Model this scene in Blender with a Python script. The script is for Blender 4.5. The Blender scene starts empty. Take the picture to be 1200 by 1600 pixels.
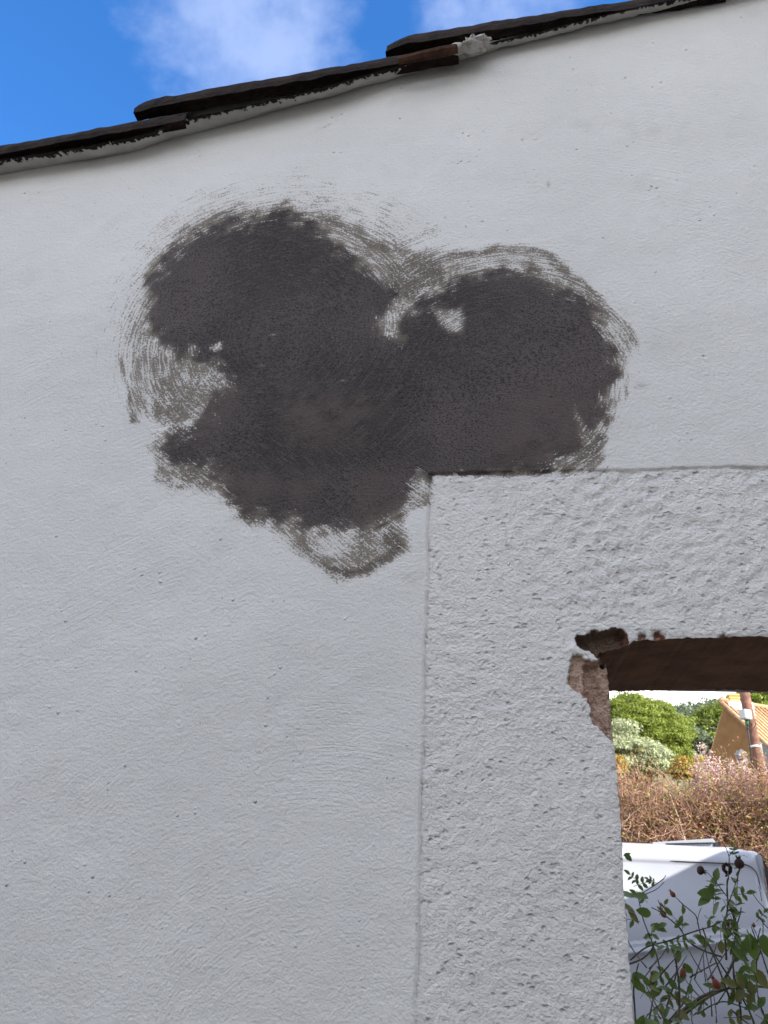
import bpy, bmesh, math, random
import numpy as np
from mathutils import Vector, Matrix

random.seed(7)
R = math.radians
S = bpy.context.scene
COL = S.collection

# ------------------------------------------------------------------ camera
EYE = np.array([0.0, -1.15, 1.6])
F = 1202.0                      # focal length in pixels of the 1200 x 1600 photograph
yaw, pitch, roll = R(9), R(25.5), R(-3)
fw = np.array([-math.sin(yaw)*math.cos(pitch), math.cos(yaw)*math.cos(pitch), math.sin(pitch)])
rt = np.array([math.cos(yaw), math.sin(yaw), 0.0])
up = np.cross(rt, fw)
Rv = rt*math.cos(roll) - up*math.sin(roll)
Uv = rt*math.sin(roll) + up*math.cos(roll)

def ray(px, py):
    return fw + Rv*((px-600)/F) + Uv*((800-py)/F)
def at(px, py, Y):
    d = ray(px, py); t = (Y-EYE[1])/d[1]
    return Vector(EYE+d*t)
def proj(X, Y, Z):
    vx, vy, vz = X-EYE[0], Y-EYE[1], Z-EYE[2]
    z = vx*fw[0]+vy*fw[1]+vz*fw[2]
    z = np.where(z < 0.05, 0.05, z)
    return (600+F*(vx*Rv[0]+vy*Rv[1]+vz*Rv[2])/z, 800-F*(vx*Uv[0]+vy*Uv[1]+vz*Uv[2])/z)

cd = bpy.data.cameras.new('camera'); cam = bpy.data.objects.new('camera', cd); COL.objects.link(cam)
cd.sensor_fit = 'VERTICAL'; cd.sensor_height = 36; cd.sensor_width = 27; cd.lens = F/1600*36
cd.clip_start = 0.02; cd.clip_end = 2000
cd.dof.use_dof = True; cd.dof.focus_distance = 1.45; cd.dof.aperture_fstop = 17
m = Matrix((Rv, Uv, -fw)).transposed().to_4x4(); m.translation = Vector(EYE)
cam.matrix_world = m
S.camera = cam

# ------------------------------------------------------------------ light
SUN = Vector((0.75, -0.433, 0.5)).normalized()
sun_el = math.asin(SUN.z); sun_rot = math.atan2(SUN.x, SUN.y)
sd = bpy.data.lights.new('sun', 'SUN'); sd.energy = 2.6; sd.angle = R(0.4); sd.color = (1.0, 0.95, 0.87)
so = bpy.data.objects.new('sun', sd); COL.objects.link(so)
so.rotation_euler = (-SUN).to_track_quat('-Z', 'Y').to_euler()
S.view_settings.view_transform = 'Standard'; S.view_settings.look = 'None'
S.view_settings.gamma = 1; S.view_settings.use_curve_mapping = False
S.view_settings.exposure = 2.58

# ------------------------------------------------------------------ node helpers
class NT:
    def __init__(s, nt): s.nt = nt; s.n = nt.nodes; s.l = nt.links
    def node(s, t, **kw):
        nd = s.n.new(t)
        ins = kw.pop('ins', {})
        for k, v in kw.items(): setattr(nd, k, v)
        for k, v in ins.items(): s.set(nd.inputs[k], v)
        return nd
    def set(s, sock, v):
        if isinstance(v, bpy.types.NodeSocket): s.l.new(v, sock)
        elif v is not None: sock.default_value = v
    def math(s, op, a, b=None, c=None, clamp=False):
        nd = s.n.new('ShaderNodeMath'); nd.operation = op; nd.use_clamp = clamp
        for i, v in enumerate((a, b, c)):
            if v is not None: s.set(nd.inputs[i], v)
        return nd.outputs[0]
    def vmath(s, op, a, b=None):
        nd = s.n.new('ShaderNodeVectorMath'); nd.operation = op
        s.set(nd.inputs[0], a)
        if b is not None: s.set(nd.inputs[3] if op == 'SCALE' else nd.inputs[1], b)
        return nd.outputs['Value'] if op in ('DOT_PRODUCT', 'LENGTH') else nd.outputs[0]
    def noise(s, vec, scale, detail=3, rough=0.5, dist=0.0):
        nd = s.n.new('ShaderNodeTexNoise')
        if vec is not None: s.l.new(vec, nd.inputs['Vector'])
        nd.inputs['Scale'].default_value = scale; nd.inputs['Detail'].default_value = detail
        nd.inputs['Roughness'].default_value = rough; nd.inputs['Distortion'].default_value = dist
        return nd.outputs['Fac']
    def voro(s, vec, scale, feature='F1', out='Distance', rand=1.0):
        nd = s.n.new('ShaderNodeTexVoronoi'); nd.feature = feature
        s.l.new(vec, nd.inputs['Vector']); nd.inputs['Scale'].default_value = scale
        nd.inputs['Randomness'].default_value = rand
        return nd.outputs[out]
    def rng(s, v, a, b, c=0.0, d=1.0, smooth=True):
        nd = s.n.new('ShaderNodeMapRange'); nd.interpolation_type = 'SMOOTHSTEP' if smooth else 'LINEAR'
        for i, x in enumerate((v, a, b, c, d)): s.set(nd.inputs[i], x)
        return nd.outputs[0]
    def mix(s, f, a, b, mode='MIX'):
        nd = s.n.new('ShaderNodeMix'); nd.data_type = 'RGBA'; nd.blend_type = mode
        s.set(nd.inputs[0], f)
        for k, v in ((6, a), (7, b)):
            if isinstance(v, tuple) and len(v) == 3: v = (*v, 1)
            s.set(nd.inputs[k], v)
        return nd.outputs[2]
    def ramp(s, v, stops):
        nd = s.n.new('ShaderNodeValToRGB'); s.l.new(v, nd.inputs[0]); cr = nd.color_ramp
        while len(cr.elements) < len(stops): cr.elements.new(0.5)
        for e, (p, c) in zip(cr.elements, stops): e.position = p; e.color = (*c, 1)
        return nd.outputs[0]
    def attr(s, name, out='Fac'):
        nd = s.n.new('ShaderNodeAttribute'); nd.attribute_name = name
        return nd.outputs[out]
    def scalev(s, v, sx, sy, sz):
        return s.vmath('MULTIPLY', v, (sx, sy, sz))
    def bump(s, h, dist, strength=1.0, normal=None):
        nd = s.n.new('ShaderNodeBump'); nd.inputs['Distance'].default_value = dist
        nd.inputs['Strength'].default_value = strength; s.l.new(h, nd.inputs['Height'])
        if normal is not None: s.l.new(normal, nd.inputs['Normal'])
        return nd.outputs[0]

def new_mat(name):
    m = bpy.data.materials.new(name); m.use_nodes = True
    t = NT(m.node_tree); b = m.node_tree.nodes['Principled BSDF']
    b.inputs['Roughness'].default_value = 0.85
    try: b.inputs['Specular IOR Level'].default_value = 0.3
    except KeyError: pass
    return m, t, b

def simple_mat(name, c1, c2, scale=8, rough=0.8, bump=0.0, bscale=60, metallic=0.0, spec=0.3):
    m, t, b = new_mat(name)
    g = t.node('ShaderNodeTexCoord').outputs['Object']
    n = t.noise(g, scale, 5, 0.6)
    t.set(b.inputs['Base Color'], t.mix(t.rng(n, 0.35, 0.65), c1, c2))
    b.inputs['Roughness'].default_value = rough; b.inputs['Metallic'].default_value = metallic
    b.inputs['Specular IOR Level'].default_value = spec
    if bump: t.set(b.inputs['Normal'], t.bump(t.noise(g, bscale, 4, 0.6), bump))
    return m

def leaf_mat(name, cols, rough=0.6, trans=0.35, spec=0.3):
    m, t, b = new_mat(name)
    geo = t.node('ShaderNodeNewGeometry')
    r = geo.outputs['Random Per Island']
    n = len(cols)
    c = t.ramp(r, [(i/max(1, n-1), col) for i, col in enumerate(cols)])
    t.set(b.inputs['Base Color'], c); b.inputs['Roughness'].default_value = rough
    b.inputs['Specular IOR Level'].default_value = spec
    tr = t.node('ShaderNodeBsdfTranslucent'); t.set(tr.inputs[0], c)
    mx = t.node('ShaderNodeMixShader', ins={0: trans})
    t.l.new(b.outputs[0], mx.inputs[1]); t.l.new(tr.outputs[0], mx.inputs[2])
    t.l.new(mx.outputs[0], t.n['Material Output'].inputs[0])
    return m

# ------------------------------------------------------------------ world
W = bpy.data.worlds.new('World'); S.world = W; W.use_nodes = True
t = NT(W.node_tree); bg = t.n['Background']
sky = t.node('ShaderNodeTexSky', sky_type='NISHITA', sun_disc=False, sun_elevation=sun_el, sun_rotation=sun_rot)
sky.air_density = 1.0; sky.dust_density = 0.3; sky.ozone_density = 2.5
d = t.node('ShaderNodeTexCoord').outputs['Generated']
sep = t.node('ShaderNodeSeparateXYZ', ins={0: d})
zc = t.math('MAXIMUM', sep.outputs[2], 0.0)
hs = t.node('ShaderNodeHueSaturation', ins={'Hue': 0.5, 'Saturation': 1.30, 'Value': 0.78, 'Color': sky.outputs[0]})
# cumulus / wisps on a plane overhead
zz = t.math('ADD', zc, 0.12)
pl = t.node('ShaderNodeCombineXYZ', ins={0: t.math('DIVIDE', sep.outputs[0], zz), 1: t.math('DIVIDE', sep.outputs[1], zz)}).outputs[0]
n1 = t.noise(t.vmath('ADD', pl, (3.1, 7.35, 0.0)), 1.7, 8, 0.58, 0.25)
wisp = t.rng(n1, 0.40, 0.62)
fine = t.noise(pl, 6.5, 6, 0.58, 0.12)
def blob(dx, dy, dz, r0, r1):
    v = t.vmath('DOT_PRODUCT', t.vmath('NORMALIZE', d), tuple(Vector((dx, dy, dz)).normalized()))
    return t.rng(v, math.cos(R(r0)), math.cos(R(r1)))
bl = t.math('MAXIMUM', blob(-0.262, 0.485, 0.84, 11.0, 0.5), t.math('MAXIMUM', blob(0.02, 0.47, 0.872, 10, 1.0), blob(0.25, 0.35, 0.9, 16, 3)))
bl = t.rng(t.math('ADD', t.math('MULTIPLY', bl, 0.50), t.math('MULTIPLY', fine, 1.15)), 0.80, 1.26)
# clouds added over the unseen sky to light the wall; view mostly clear
clear = t.rng(t.vmath('DOT_PRODUCT', t.vmath('NORMALIZE', d), tuple(Vector((-0.25, 0.48, 0.84)).normalized())), math.cos(R(24)), math.cos(R(36)), 0.0, 1.0)
clear = t.math('SUBTRACT', 1.0, t.rng(t.vmath('DOT_PRODUCT', t.vmath('NORMALIZE', d), tuple(Vector((-0.25, 0.48, 0.84)).normalized())), math.cos(R(40)), math.cos(R(22))))
wisp = t.math('MAXIMUM', t.math('MULTIPLY', t.math('MULTIPLY', wisp, clear), 0.9), t.math('MULTIPLY', bl, 0.105), clamp=True)
# bright cloud bank low over the hills
bank = t.noise(t.vmath('MULTIPLY', d, (1.0, 1.0, 2.6)), 3.3, 5, 0.5)
low = t.math('MULTIPLY', t.rng(sep.outputs[2], 0.62, 0.16), t.rng(bank, 0.30, 0.50))
low = t.math('MAXIMUM', low, t.math('MULTIPLY', t.rng(sep.outputs[2], 0.3, 0.0), 0.8))
cl = t.math('MAXIMUM', wisp, low)
skyc = t.mix(cl, t.mix(1.0, hs.outputs[0], (1.0, 0.92, 1.05), 'MULTIPLY'), (8.3, 8.3, 8.2))
below = t.rng(sep.outputs[2], -0.02, 0.0)
skyc = t.mix(below, (0.9, 0.85, 0.75), skyc)
t.set(bg.inputs[0], skyc); bg.inputs[1].default_value = 0.075

# ------------------------------------------------------------------ object helpers
def link(o, parent=None):
    COL.objects.link(o)
    if parent is not None: o.parent = parent
    return o
def tag(o, label=None, cat=None, group=None, kind=None):
    if label: o['label'] = label
    if cat: o['category'] = cat
    if group: o['group'] = group
    if kind: o['kind'] = kind
    return o
def empty(name, loc=(0, 0, 0), label=None, cat=None, group=None):
    o = bpy.data.objects.new(name, None); o.location = loc; link(o); return tag(o, label, cat, group)
def mesh_obj(name, V, Fc, mat=None, parent=None, smooth=False, world=True):
    """V given in world coordinates; the parent is never rotated, so subtract its location."""
    me = bpy.data.meshes.new(name)
    V = np.asarray(V, dtype=np.float64)
    if parent is not None and world: V = V - total_loc(parent)
    if isinstance(Fc, np.ndarray):
        k = Fc.shape[1]
        me.vertices.add(len(V)); me.vertices.foreach_set('co', V.astype(np.float32).ravel())
        me.loops.add(Fc.size); me.loops.foreach_set('vertex_index', Fc.astype(np.int32).ravel())
        me.polygons.add(len(Fc)); me.polygons.foreach_set('loop_start', np.arange(0, Fc.size, k, dtype=np.int32))
        me.update(calc_edges=True); me.validate()
    else:
        me.from_pydata([tuple(v) for v in V], [], Fc); me.update()
    if smooth: me.polygons.foreach_set('use_smooth', np.ones(len(me.polygons), dtype=bool))
    if mat: me.materials.append(mat)
    return link(bpy.data.objects.new(name, me), parent)
def total_loc(o):
    v = np.zeros(3)
    while o is not None: v += np.array(o.location); o = o.parent
    return v
def bm_obj(name, bm, mat, parent=None, smooth=False):
    me = bpy.data.meshes.new(name)
    if parent is not None: bmesh.ops.translate(bm, verts=bm.verts, vec=Vector(-total_loc(parent)))
    bm.to_mesh(me); bm.free(); me.materials.append(mat)
    if smooth: me.polygons.foreach_set('use_smooth', np.ones(len(me.polygons), dtype=bool))
    return link(bpy.data.objects.new(name, me), parent)
def box(bm, lo, hi, bev=0.0, rot=None, piv=None):
    r = bmesh.ops.create_cube(bm, size=1.0)
    vs = r['verts']; lo, hi = Vector(lo), Vector(hi)
    for v in vs: v.co = Vector(((v.co.x+.5)*(hi.x-lo.x)+lo.x, (v.co.y+.5)*(hi.y-lo.y)+lo.y, (v.co.z+.5)*(hi.z-lo.z)+lo.z))
    if bev:
        es = list({e for v in vs for e in v.link_edges})
        rr = bmesh.ops.bevel(bm, geom=es, offset=bev, segments=2, affect='EDGES'); vs = list({v for f in rr['faces'] for v in f.verts} | {v for v in vs if v.is_valid})
    if rot is not None: bmesh.ops.rotate(bm, verts=vs, cent=piv or (lo+hi)/2, matrix=rot)
    return vs
def tube(bm, pts, rad, n=6, caps=True):
    pts = [Vector(p) for p in pts]; rs = rad if isinstance(rad, (list, tuple)) else [rad]*len(pts)
    rings = []; ref = Vector((0.13, 0.27, 0.95))
    for i, p in enumerate(pts):
        tg = (pts[min(i+1, len(pts)-1)] - pts[max(i-1, 0)]).normalized()
        a = tg.cross(ref)
        if a.length < 1e-3: a = tg.cross(Vector((1, 0, 0)))
        a.normalize(); b = tg.cross(a)
        rings.append([bm.verts.new(p+(a*math.cos(2*math.pi*k/n)+b*math.sin(2*math.pi*k/n))*rs[i]) for k in range(n)])
    for A, B in zip(rings, rings[1:]):
        for k in range(n): bm.faces.new((A[k], A[(k+1) % n], B[(k+1) % n], B[k]))
    if caps:
        bm.faces.new(list(reversed(rings[0]))); bm.faces.new(rings[-1])
    return rings

# ------------------------------------------------------------------ numpy noise
_rg = np.random.RandomState(11); _T = _rg.rand(512, 512)
def vnoise(x, y):
    xi = np.floor(x).astype(int); yi = np.floor(y).astype(int); fx = x-xi; fy = y-yi
    fx = fx*fx*(3-2*fx); fy = fy*fy*(3-2*fy)
    a = _T[xi & 511, yi & 511]; b = _T[(xi+1) & 511, yi & 511]; c = _T[xi & 511, (yi+1) & 511]; e = _T[(xi+1) & 511, (yi+1) & 511]
    return (a*(1-fx)+b*fx)*(1-fy)+(c*(1-fx)+e*fx)*fy
def fbm(x, y, octv=4, g=0.5, off=0.0):
    s = 0; a = 1; tot = 0; x = np.asarray(x, float)+off*17.3; y = np.asarray(y, float)+off*9.1
    for i in range(octv): s = s+a*vnoise(x, y); tot += a; a *= g; x = x*2.03+5.7; y = y*2.03+1.3
    return s/tot
def sst(x, a, b):
    t_ = np.clip((x-a)/(b-a), 0, 1); return t_*t_*(3-2*t_)
def poly_sd(px, py, P):
    """signed distance to a polygon, positive inside"""
    P = np.asarray(P, float); dmin = np.full(px.shape, 1e9); ins = np.zeros(px.shape, bool)
    for (x1, y1), (x2, y2) in zip(P, np.roll(P, -1, axis=0)):
        ex, ey = x2-x1, y2-y1; L = ex*ex+ey*ey+1e-9
        tt = np.clip(((px-x1)*ex+(py-y1)*ey)/L, 0, 1)
        dmin = np.minimum(dmin, (px-x1-tt*ex)**2+(py-y1-tt*ey)**2)
        c = ((y1 > py) != (y2 > py)) & (px < (x2-x1)*(py-y1)/(y2-y1+1e-12)+x1)
        ins ^= c
    dd = np.sqrt(dmin); return np.where(ins, dd, -dd)

# ================================================================== WALL MATERIALS
def wall_material():
    m, t, b = new_mat('painted_render')
    P = t.node('ShaderNodeTexCoord').outputs['Object']
    cov = t.attr('cov'); chip = t.attr('chip'); rough = t.attr('rough')
    # ---- plaster grain
    g1 = t.noise(P, 330, 3, 0.6)
    g2 = t.noise(t.scalev(P, 1, 1, 1.35), 120, 3, 0.55)
    nub = t.rng(t.voro(P, 48), 0.16, 0.03)                  # few raised nubs
    nubm = t.rng(t.noise(P, 13, 2), 0.50, 0.66)
    pit = t.rng(t.voro(t.vmath('ADD', P, (3.3, 1.2, 5.1)), 62), 0.10, 0.03)
    pitm = t.rng(t.noise(t.vmath('ADD', P, (1.3, 0, 4.4)), 9, 2), 0.5, 0.62)
    # trowel arcs
    arc = t.attr('arc', 'Vector')
    a1 = t.noise(t.scalev(arc, 260, 7, 1), 1.0, 3, 0.6)
    am = t.rng(t.noise(P, 4.2, 2), 0.46, 0.66)
    h = t.math('ADD', t.math('MULTIPLY', g1, 0.34), t.math('MULTIPLY', g2, 0.42))
    h = t.math('ADD', h, t.math('MULTIPLY', t.math('MULTIPLY', nub, nubm), 0.9))
    h = t.math('SUBTRACT', h, t.math('MULTIPLY', t.math('MULTIPLY', pit, pitm), 0.5))
    h = t.math('ADD', h, t.math('MULTIPLY', t.math('MULTIPLY', a1, am), 0.42))
    # extra tooth on the rough surround
    r1 = t.noise(t.scalev(P, 0.9, 1, 1.1), 200, 4, 0.66)
    pw = t.vmath('ADD', P, t.vmath('SCALE', t.node('ShaderNodeTexNoise', ins={'Vector': P, 'Scale': 90.0, 'Detail': 3.0}).outputs['Color'], 0.010))
    pk = t.math('MULTIPLY', t.rng(t.voro(t.scalev(pw, 0.75, 1, 1.2), 95), 0.42, 0.10), t.rng(t.noise(P, 38, 3), 0.44, 0.62))
    h = t.math('ADD', h, t.math('MULTIPLY', t.math('SUBTRACT', t.math('MULTIPLY', r1, 1.25), t.math('MULTIPLY', pk, 0.8)), rough))
    # ---- brush marks
    def streak(name, seed, fr, fs):
        v = t.vmath('ADD', t.scalev(t.attr(name, 'Vector'), fr, fs, 1), (seed, seed*1.7, 0.0))
        return t.noise(v, 1.0, 4, 0.62, 0.35)
    w = t.node('ShaderNodeSeparateXYZ', ins={0: t.attr('sw', 'Vector')})
    sL = streak('sL', 1.0, 260, 24); sR = streak('sR', 5.0, 280, 24); sB = streak('sB', 9.0, 250, 26)
    st = t.math('ADD', t.math('ADD', t.math('MULTIPLY', sL, w.outputs[0]), t.math('MULTIPLY', sR, w.outputs[1])), t.math('MULTIPLY', sB, w.outputs[2]))
    tooth = t.noise(t.scalev(P, 1, 1, 1.3), 270, 3, 0.6)
    brk = t.noise(P, 26, 4, 0.6)
    mv = t.math('ADD', t.math('ADD', t.math('MULTIPLY', st, 0.47), t.math('MULTIPLY', tooth, 0.37)), t.math('MULTIPLY', brk, 0.16))
    mv = t.rng(mv, 0.365, 0.635, 0, 1, False)
    thr = t.math('SUBTRACT', 1.0, cov)
    al = t.rng(t.math('SUBTRACT', mv, thr), -0.17, 0.15)
    gate = t.rng(cov, 0.01, 0.06); al = t.math('MULTIPLY', al, gate)
    al = t.math('MAXIMUM', al, t.rng(cov, 0.975, 1.0))
    al = t.math('MULTIPLY', al, t.rng(cov, 0.35, 0.9, 0.80, 1.0))
    # pigment
    tone = t.noise(P, 9, 4, 0.6)
    tint = t.attr('tint')
    zone = t.noise(P, 3.6, 3, 0.5)
    core = t.mix(t.rng(zone, 0.36, 0.64), (0.038, 0.030, 0.026), (0.092, 0.072, 0.066))
    core = t.mix(t.rng(tone, 0.35, 0.7, 0, 0.5), core, (0.050, 0.039, 0.034))
    core = t.mix(t.rng(st, 0.45, 0.68, 0, 0.65), core, (0.105, 0.088, 0.080))
    core = t.mix(t.rng(tooth, 0.52, 0.38, 0, 0.80), core, (0.012, 0.010, 0.010))
    core = t.mix(t.math('MULTIPLY', tint, t.rng(brk, 0.3, 0.6)), core, (0.095, 0.071, 0.060))
    thin = t.rng(cov, 0.90, 0.50)
    paint = t.mix(thin, core, t.mix(t.rng(st, 0.4, 0.6), (0.085, 0.064, 0.044), (0.175, 0.138, 0.095)))
    # film: a smear of pigment that stays between the bristle marks
    film = t.math('MULTIPLY', t.math('MULTIPLY', t.rng(cov, 0.18, 0.85), t.rng(brk, 0.35, 0.6, 0.4, 1.0)), 0.62)
    # ---- lime paint
    big = t.noise(P, 2.2, 4, 0.6)
    base = t.mix(t.rng(big, 0.35, 0.65), (0.63, 0.610, 0.567), (0.675, 0.652, 0.607))
    base = t.mix(t.rng(t.noise(P, 7.5, 5, 0.65), 0.56, 0.78, 0, 0.35), base, (0.50, 0.48, 0.44))
    base = t.mix(t.math('MULTIPLY', t.math('MULTIPLY', pit, pitm), 0.25), base, (0.16, 0.14, 0.12))
    base = t.mix(t.math('MULTIPLY', t.rng(r1, 0.42, 0.26), t.math('MULTIPLY', rough, 0.40)), base, (0.30, 0.285, 0.25))  # hollows darkened by colour, standing in for their shade
    base = t.mix(t.math('MULTIPLY', rough, 0.85), base, (0.80, 0.765, 0.71))
    base = t.mix(t.math('MULTIPLY', t.math('MULTIPLY', pk, rough), 0.30), base, (0.25, 0.235, 0.21))  # pit shade put into the colour as well
    stain = t.attr('stain')
    base = t.mix(t.math('MULTIPLY', stain, t.rng(brk, 0.35, 0.65)), base, (0.22, 0.19, 0.14))
    base = t.mix(film, base, (0.26, 0.215, 0.17))
    col = t.mix(al, base, paint)
    # ---- bared masonry in the broken corner
    mm = t.noise(P, 60, 5, 0.65); mf = t.noise(P, 300, 3, 0.6)
    mas = t.mix(t.rng(mm, 0.35, 0.68), (0.54, 0.34, 0.24), (0.76, 0.54, 0.41))
    mas = t.mix(t.rng(mf, 0.45, 0.3, 0, 0.6), mas, (0.09, 0.055, 0.04))
    mas = t.mix(t.rng(t.attr('deep'), 0.2, 0.9), mas, (0.24, 0.165, 0.115))  # shade of the deeper break put into the masonry colour
    mas = t.mix(t.math('MULTIPLY', t.attr('clay'), t.rng(mm, 0.42, 0.55)), mas, (0.27, 0.10, 0.055))
    ce = t.rng(t.math('ADD', chip, t.math('MULTIPLY', t.math('SUBTRACT', mf, 0.5), 0.7)), 0.42, 0.58)
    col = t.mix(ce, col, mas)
    t.set(b.inputs['Base Color'], col)
    t.set(b.inputs['Roughness'], t.rng(al, 0, 1, 0.88, 0.72))
    b.inputs['Specular IOR Level'].default_value = 0.25
    h = t.math('ADD', h, t.math('MULTIPLY', t.math('MULTIPLY', ce, t.math('ADD', mf, mm)), 2.0))
    t.set(b.inputs['Normal'], t.bump(h, 0.0045, 1.0))
    return m
MW = wall_material()
M_PLASTER = simple_mat('plain_plaster', (0.56, 0.56, 0.55), (0.62, 0.61, 0.59), 3, 0.9, 0.002, 120)

# ================================================================== THE WALL
wall = empty('courtyard_wall', (0, 0, 0),
             'pale grey rendered wall with a big dark brown paint smear and a broken window corner', 'wall')
def lines(segs):
    out = []
    for a, b_, s in segs: out.extend(np.linspace(a, b_, max(1, int(round((b_-a)/s))), endpoint=False))
    out.append(segs[-1][1]); return np.array(out)
xs = lines([(-4, -1.4, .13), (-1.4, -.12, .004), (-.12, -.094, .0016), (-.094, .1, .004), (.1, .2, .0016), (.2, .66, .004), (.66, 3.98, .09)])
zs = lines([(0, 1.3, .1), (1.3, 1.78, .004), (1.78, 1.98, .0016), (1.98, 2.212, .004), (2.212, 2.238, .0016), (2.238, 3.46, .004), (3.46, 4.3, .1)])
NX, NZ = len(xs), len(zs)
X, Z = np.meshgrid(xs, zs, indexing='ij')
PX, PY = proj(X, 0*X, Z)

def wp(pts, Y=0.0):          # photo points -> wall plane
    return [(at(a, b_, Y).x, at(a, b_, Y).z) for a, b_ in pts]
# opening outline (clockwise from the foot of the visible jamb)
oj = wp([(992, 1600), (986, 1520), (980, 1440), (974, 1370), (972, 1310), (968, 1250), (964, 1205), (960, 1157), (957, 1110), (955, 1077),
         (952, 1050), (949, 1033), (941, 1029), (934, 1021), (940, 1012), (960, 1009), (979, 1008), (990, 1000), (1008, 998),
         (1030, 997), (1060, 995), (1120, 994), (1200, 993)])
SILL = 1.0
outline = [(0.163, SILL)] + oj + [(1.10, 1.946), (1.10, SILL)]
def dens(P, step):
    out = []
    for (x1, z1), (x2, z2) in zip(P, P[1:]+P[:1]):
        n = max(1, int(math.hypot(x2-x1, z2-z1)/step))
        out += [(x1+(x2-x1)*i/n, z1+(z2-z1)*i/n) for i in range(n)]
    return np.array(out)
OL = dens(outline, 0.0025)
amp = 0.0016
OL[:, 0] += (fbm(OL[:, 0]*160, OL[:, 1]*160, 3)-.5)*2*amp
OL[:, 1] += (fbm(OL[:, 0]*150+40, OL[:, 1]*150, 3)-.5)*2*amp*1.2
sdO = poly_sd(X, Z, np.array(outline))

def soft(P, f): return sst(poly_sd(PX, PY, P), -f, f)
wx = (fbm(X*14, Z*14, 3)-.5)*26; wz = (fbm(X*14+31, Z*14+7, 3)-.5)*26
def softw(P, f, k=1.0):      # polygon whose edge wobbles
    return sst(poly_sd(PX+wx*k, PY+wz*k, P), -f, f)

# ---- paint coverage traced from the photograph
inz = (PX > 80) & (PX < 1100) & (PY > 200) & (PY < 980)
def soft_b(P, f, k=1.0):
    out = np.zeros_like(X); q = inz
    out[q] = sst(poly_sd((PX+wx*k)[q], (PY+wz*k)[q], P), -f, f); return out
core = [(240,456),(250,425),(265,402),(285,384),(307,372),(357,356),(407,343),(448,338),(475,352),(500,372),(523,388),(557,416),(598,442),(617,463),(607,481),(584,506),
        (590,522),(603,532),(622,539),(627,502),(650,487),(677,472),(705,453),(735,441),(793,435),(852,445),(880,457),(902,472),(930,488),(947,510),(955,535),(954,560),
        (945,610),(937,652),(920,685),(918,712),(880,718),(843,729),(785,736),(740,741),(680,744),(660,744),(640,765),(622,785),(600,806),(565,822),(520,818),(470,812),(425,805),(395,792),
        (365,768),(345,738),(330,728),(300,722),(268,716),(260,700),(268,688),(300,676),(322,664),(335,640),(350,615),(361,592),(340,570),(307,552),(275,538),(252,520),(240,490)]
cov = np.zeros_like(X)
def over(P, val, f, k=1.0, mode='max'):
    global cov
    a = soft_b(P, f, k)
    cov = np.maximum(cov, a*val) if mode == 'max' else cov*(1-a)+val*a
# outer pale speckle around the left lobe
over([(165,600),(160,540),(172,480),(190,430),(225,360),(265,315),(330,288),(400,277),(480,275),(560,290),(630,315),(690,350),(700,385),(650,410),(600,440),(500,500),(350,600),(300,660),(240,660),(200,650),(180,620)], .27, 22)
over([(185,580),(190,500),(205,440),(240,370),(290,325),(350,305),(430,300),(520,305),(600,335),(660,375),(650,400),(600,430),(500,480),(340,600),(280,650),(215,650),(195,620)], .37, 18)
over([(200,560),(212,480),(232,430),(250,400),(262,410),(240,460),(238,530),(262,545),(240,575),(235,640),(212,655),(195,620)], .50, 8)
over([(183,560),(194,555),(196,590),(205,630),(225,655),(205,660),(190,620)], .62, 6)
over([(228,560),(240,535),(262,560),(262,620),(250,640),(232,610)], .60, 8)
over([(262,410),(275,375),(320,345),(380,322),(395,335),(330,362),(290,385)], .64, 9)      # dark rim top left
over([(330,362),(345,345),(430,325),(500,326),(560,345),(620,370),(655,395),(650,410),(600,432),(560,412),(520,380),(470,345),(400,345)], .56, 9)
over([(470,340),(520,338),(580,358),(640,392),(650,402),(600,398),(540,368)], .66, 8)      # streaky arc
over([(540,400),(575,398),(620,425),(650,420),(650,445),(625,462),(600,445)], .55, 8)
over([(262,540),(310,560),(355,590),(350,612),(320,650),(285,660),(262,640),(250,600)], .58, 10)
over([(225,560),(262,560),(275,610),(300,650),(280,672),(250,665),(235,640)], .60, 14)
over([(195,560),(235,560),(245,650),(215,650),(198,610)], .46, 12)
over([(240,590),(262,585),(300,600),(318,635),(300,655),(262,640),(245,620)], .60, 12)
over([(285,690),(262,690),(275,672),(300,650),(325,610),(352,600),(350,660),(320,680)], .82, 12)    # brownish wedge
# right lobe ring
over([(620,435),(650,408),(700,392),(760,385),(820,388),(870,402),(915,432),(955,468),(985,505),(1002,545),(985,550),(960,540),(900,580),(750,540),(640,500),(622,470)], .47, 7)
over([(640,410),(700,395),(780,386),(850,396),(905,425),(950,462),(945,480),(900,450),(850,415),(780,400),(700,412),(650,432)], .62, 6)
over([(620,440),(645,415),(690,410),(700,430),(660,455),(640,480),(622,475)], .68, 10)
over([(860,420),(900,430),(948,470),(960,500),(950,520),(925,480),(885,452)], .60, 6)
over([(945,500),(975,500),(1000,545),(990,560),(972,590),(960,640),(940,680),(930,720),(905,730),(910,690),(935,650),(948,590)], .42, 10)
over([(975,570),(985,620),(980,632),(972,600)], .60, 5)
over([(955,545),(970,560),(965,610),(950,650),(938,670),(942,620)], .52, 7)
over([(800,735),(860,720),(925,712),(930,724),(870,738),(800,745)], .60, 6)
over([(590,405),(650,392),(705,398),(695,450),(655,482),(625,480),(600,440)], .66, 16, 1.0)
over([(640,395),(700,385),(690,420),(650,430)], .50, 12)
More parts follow.
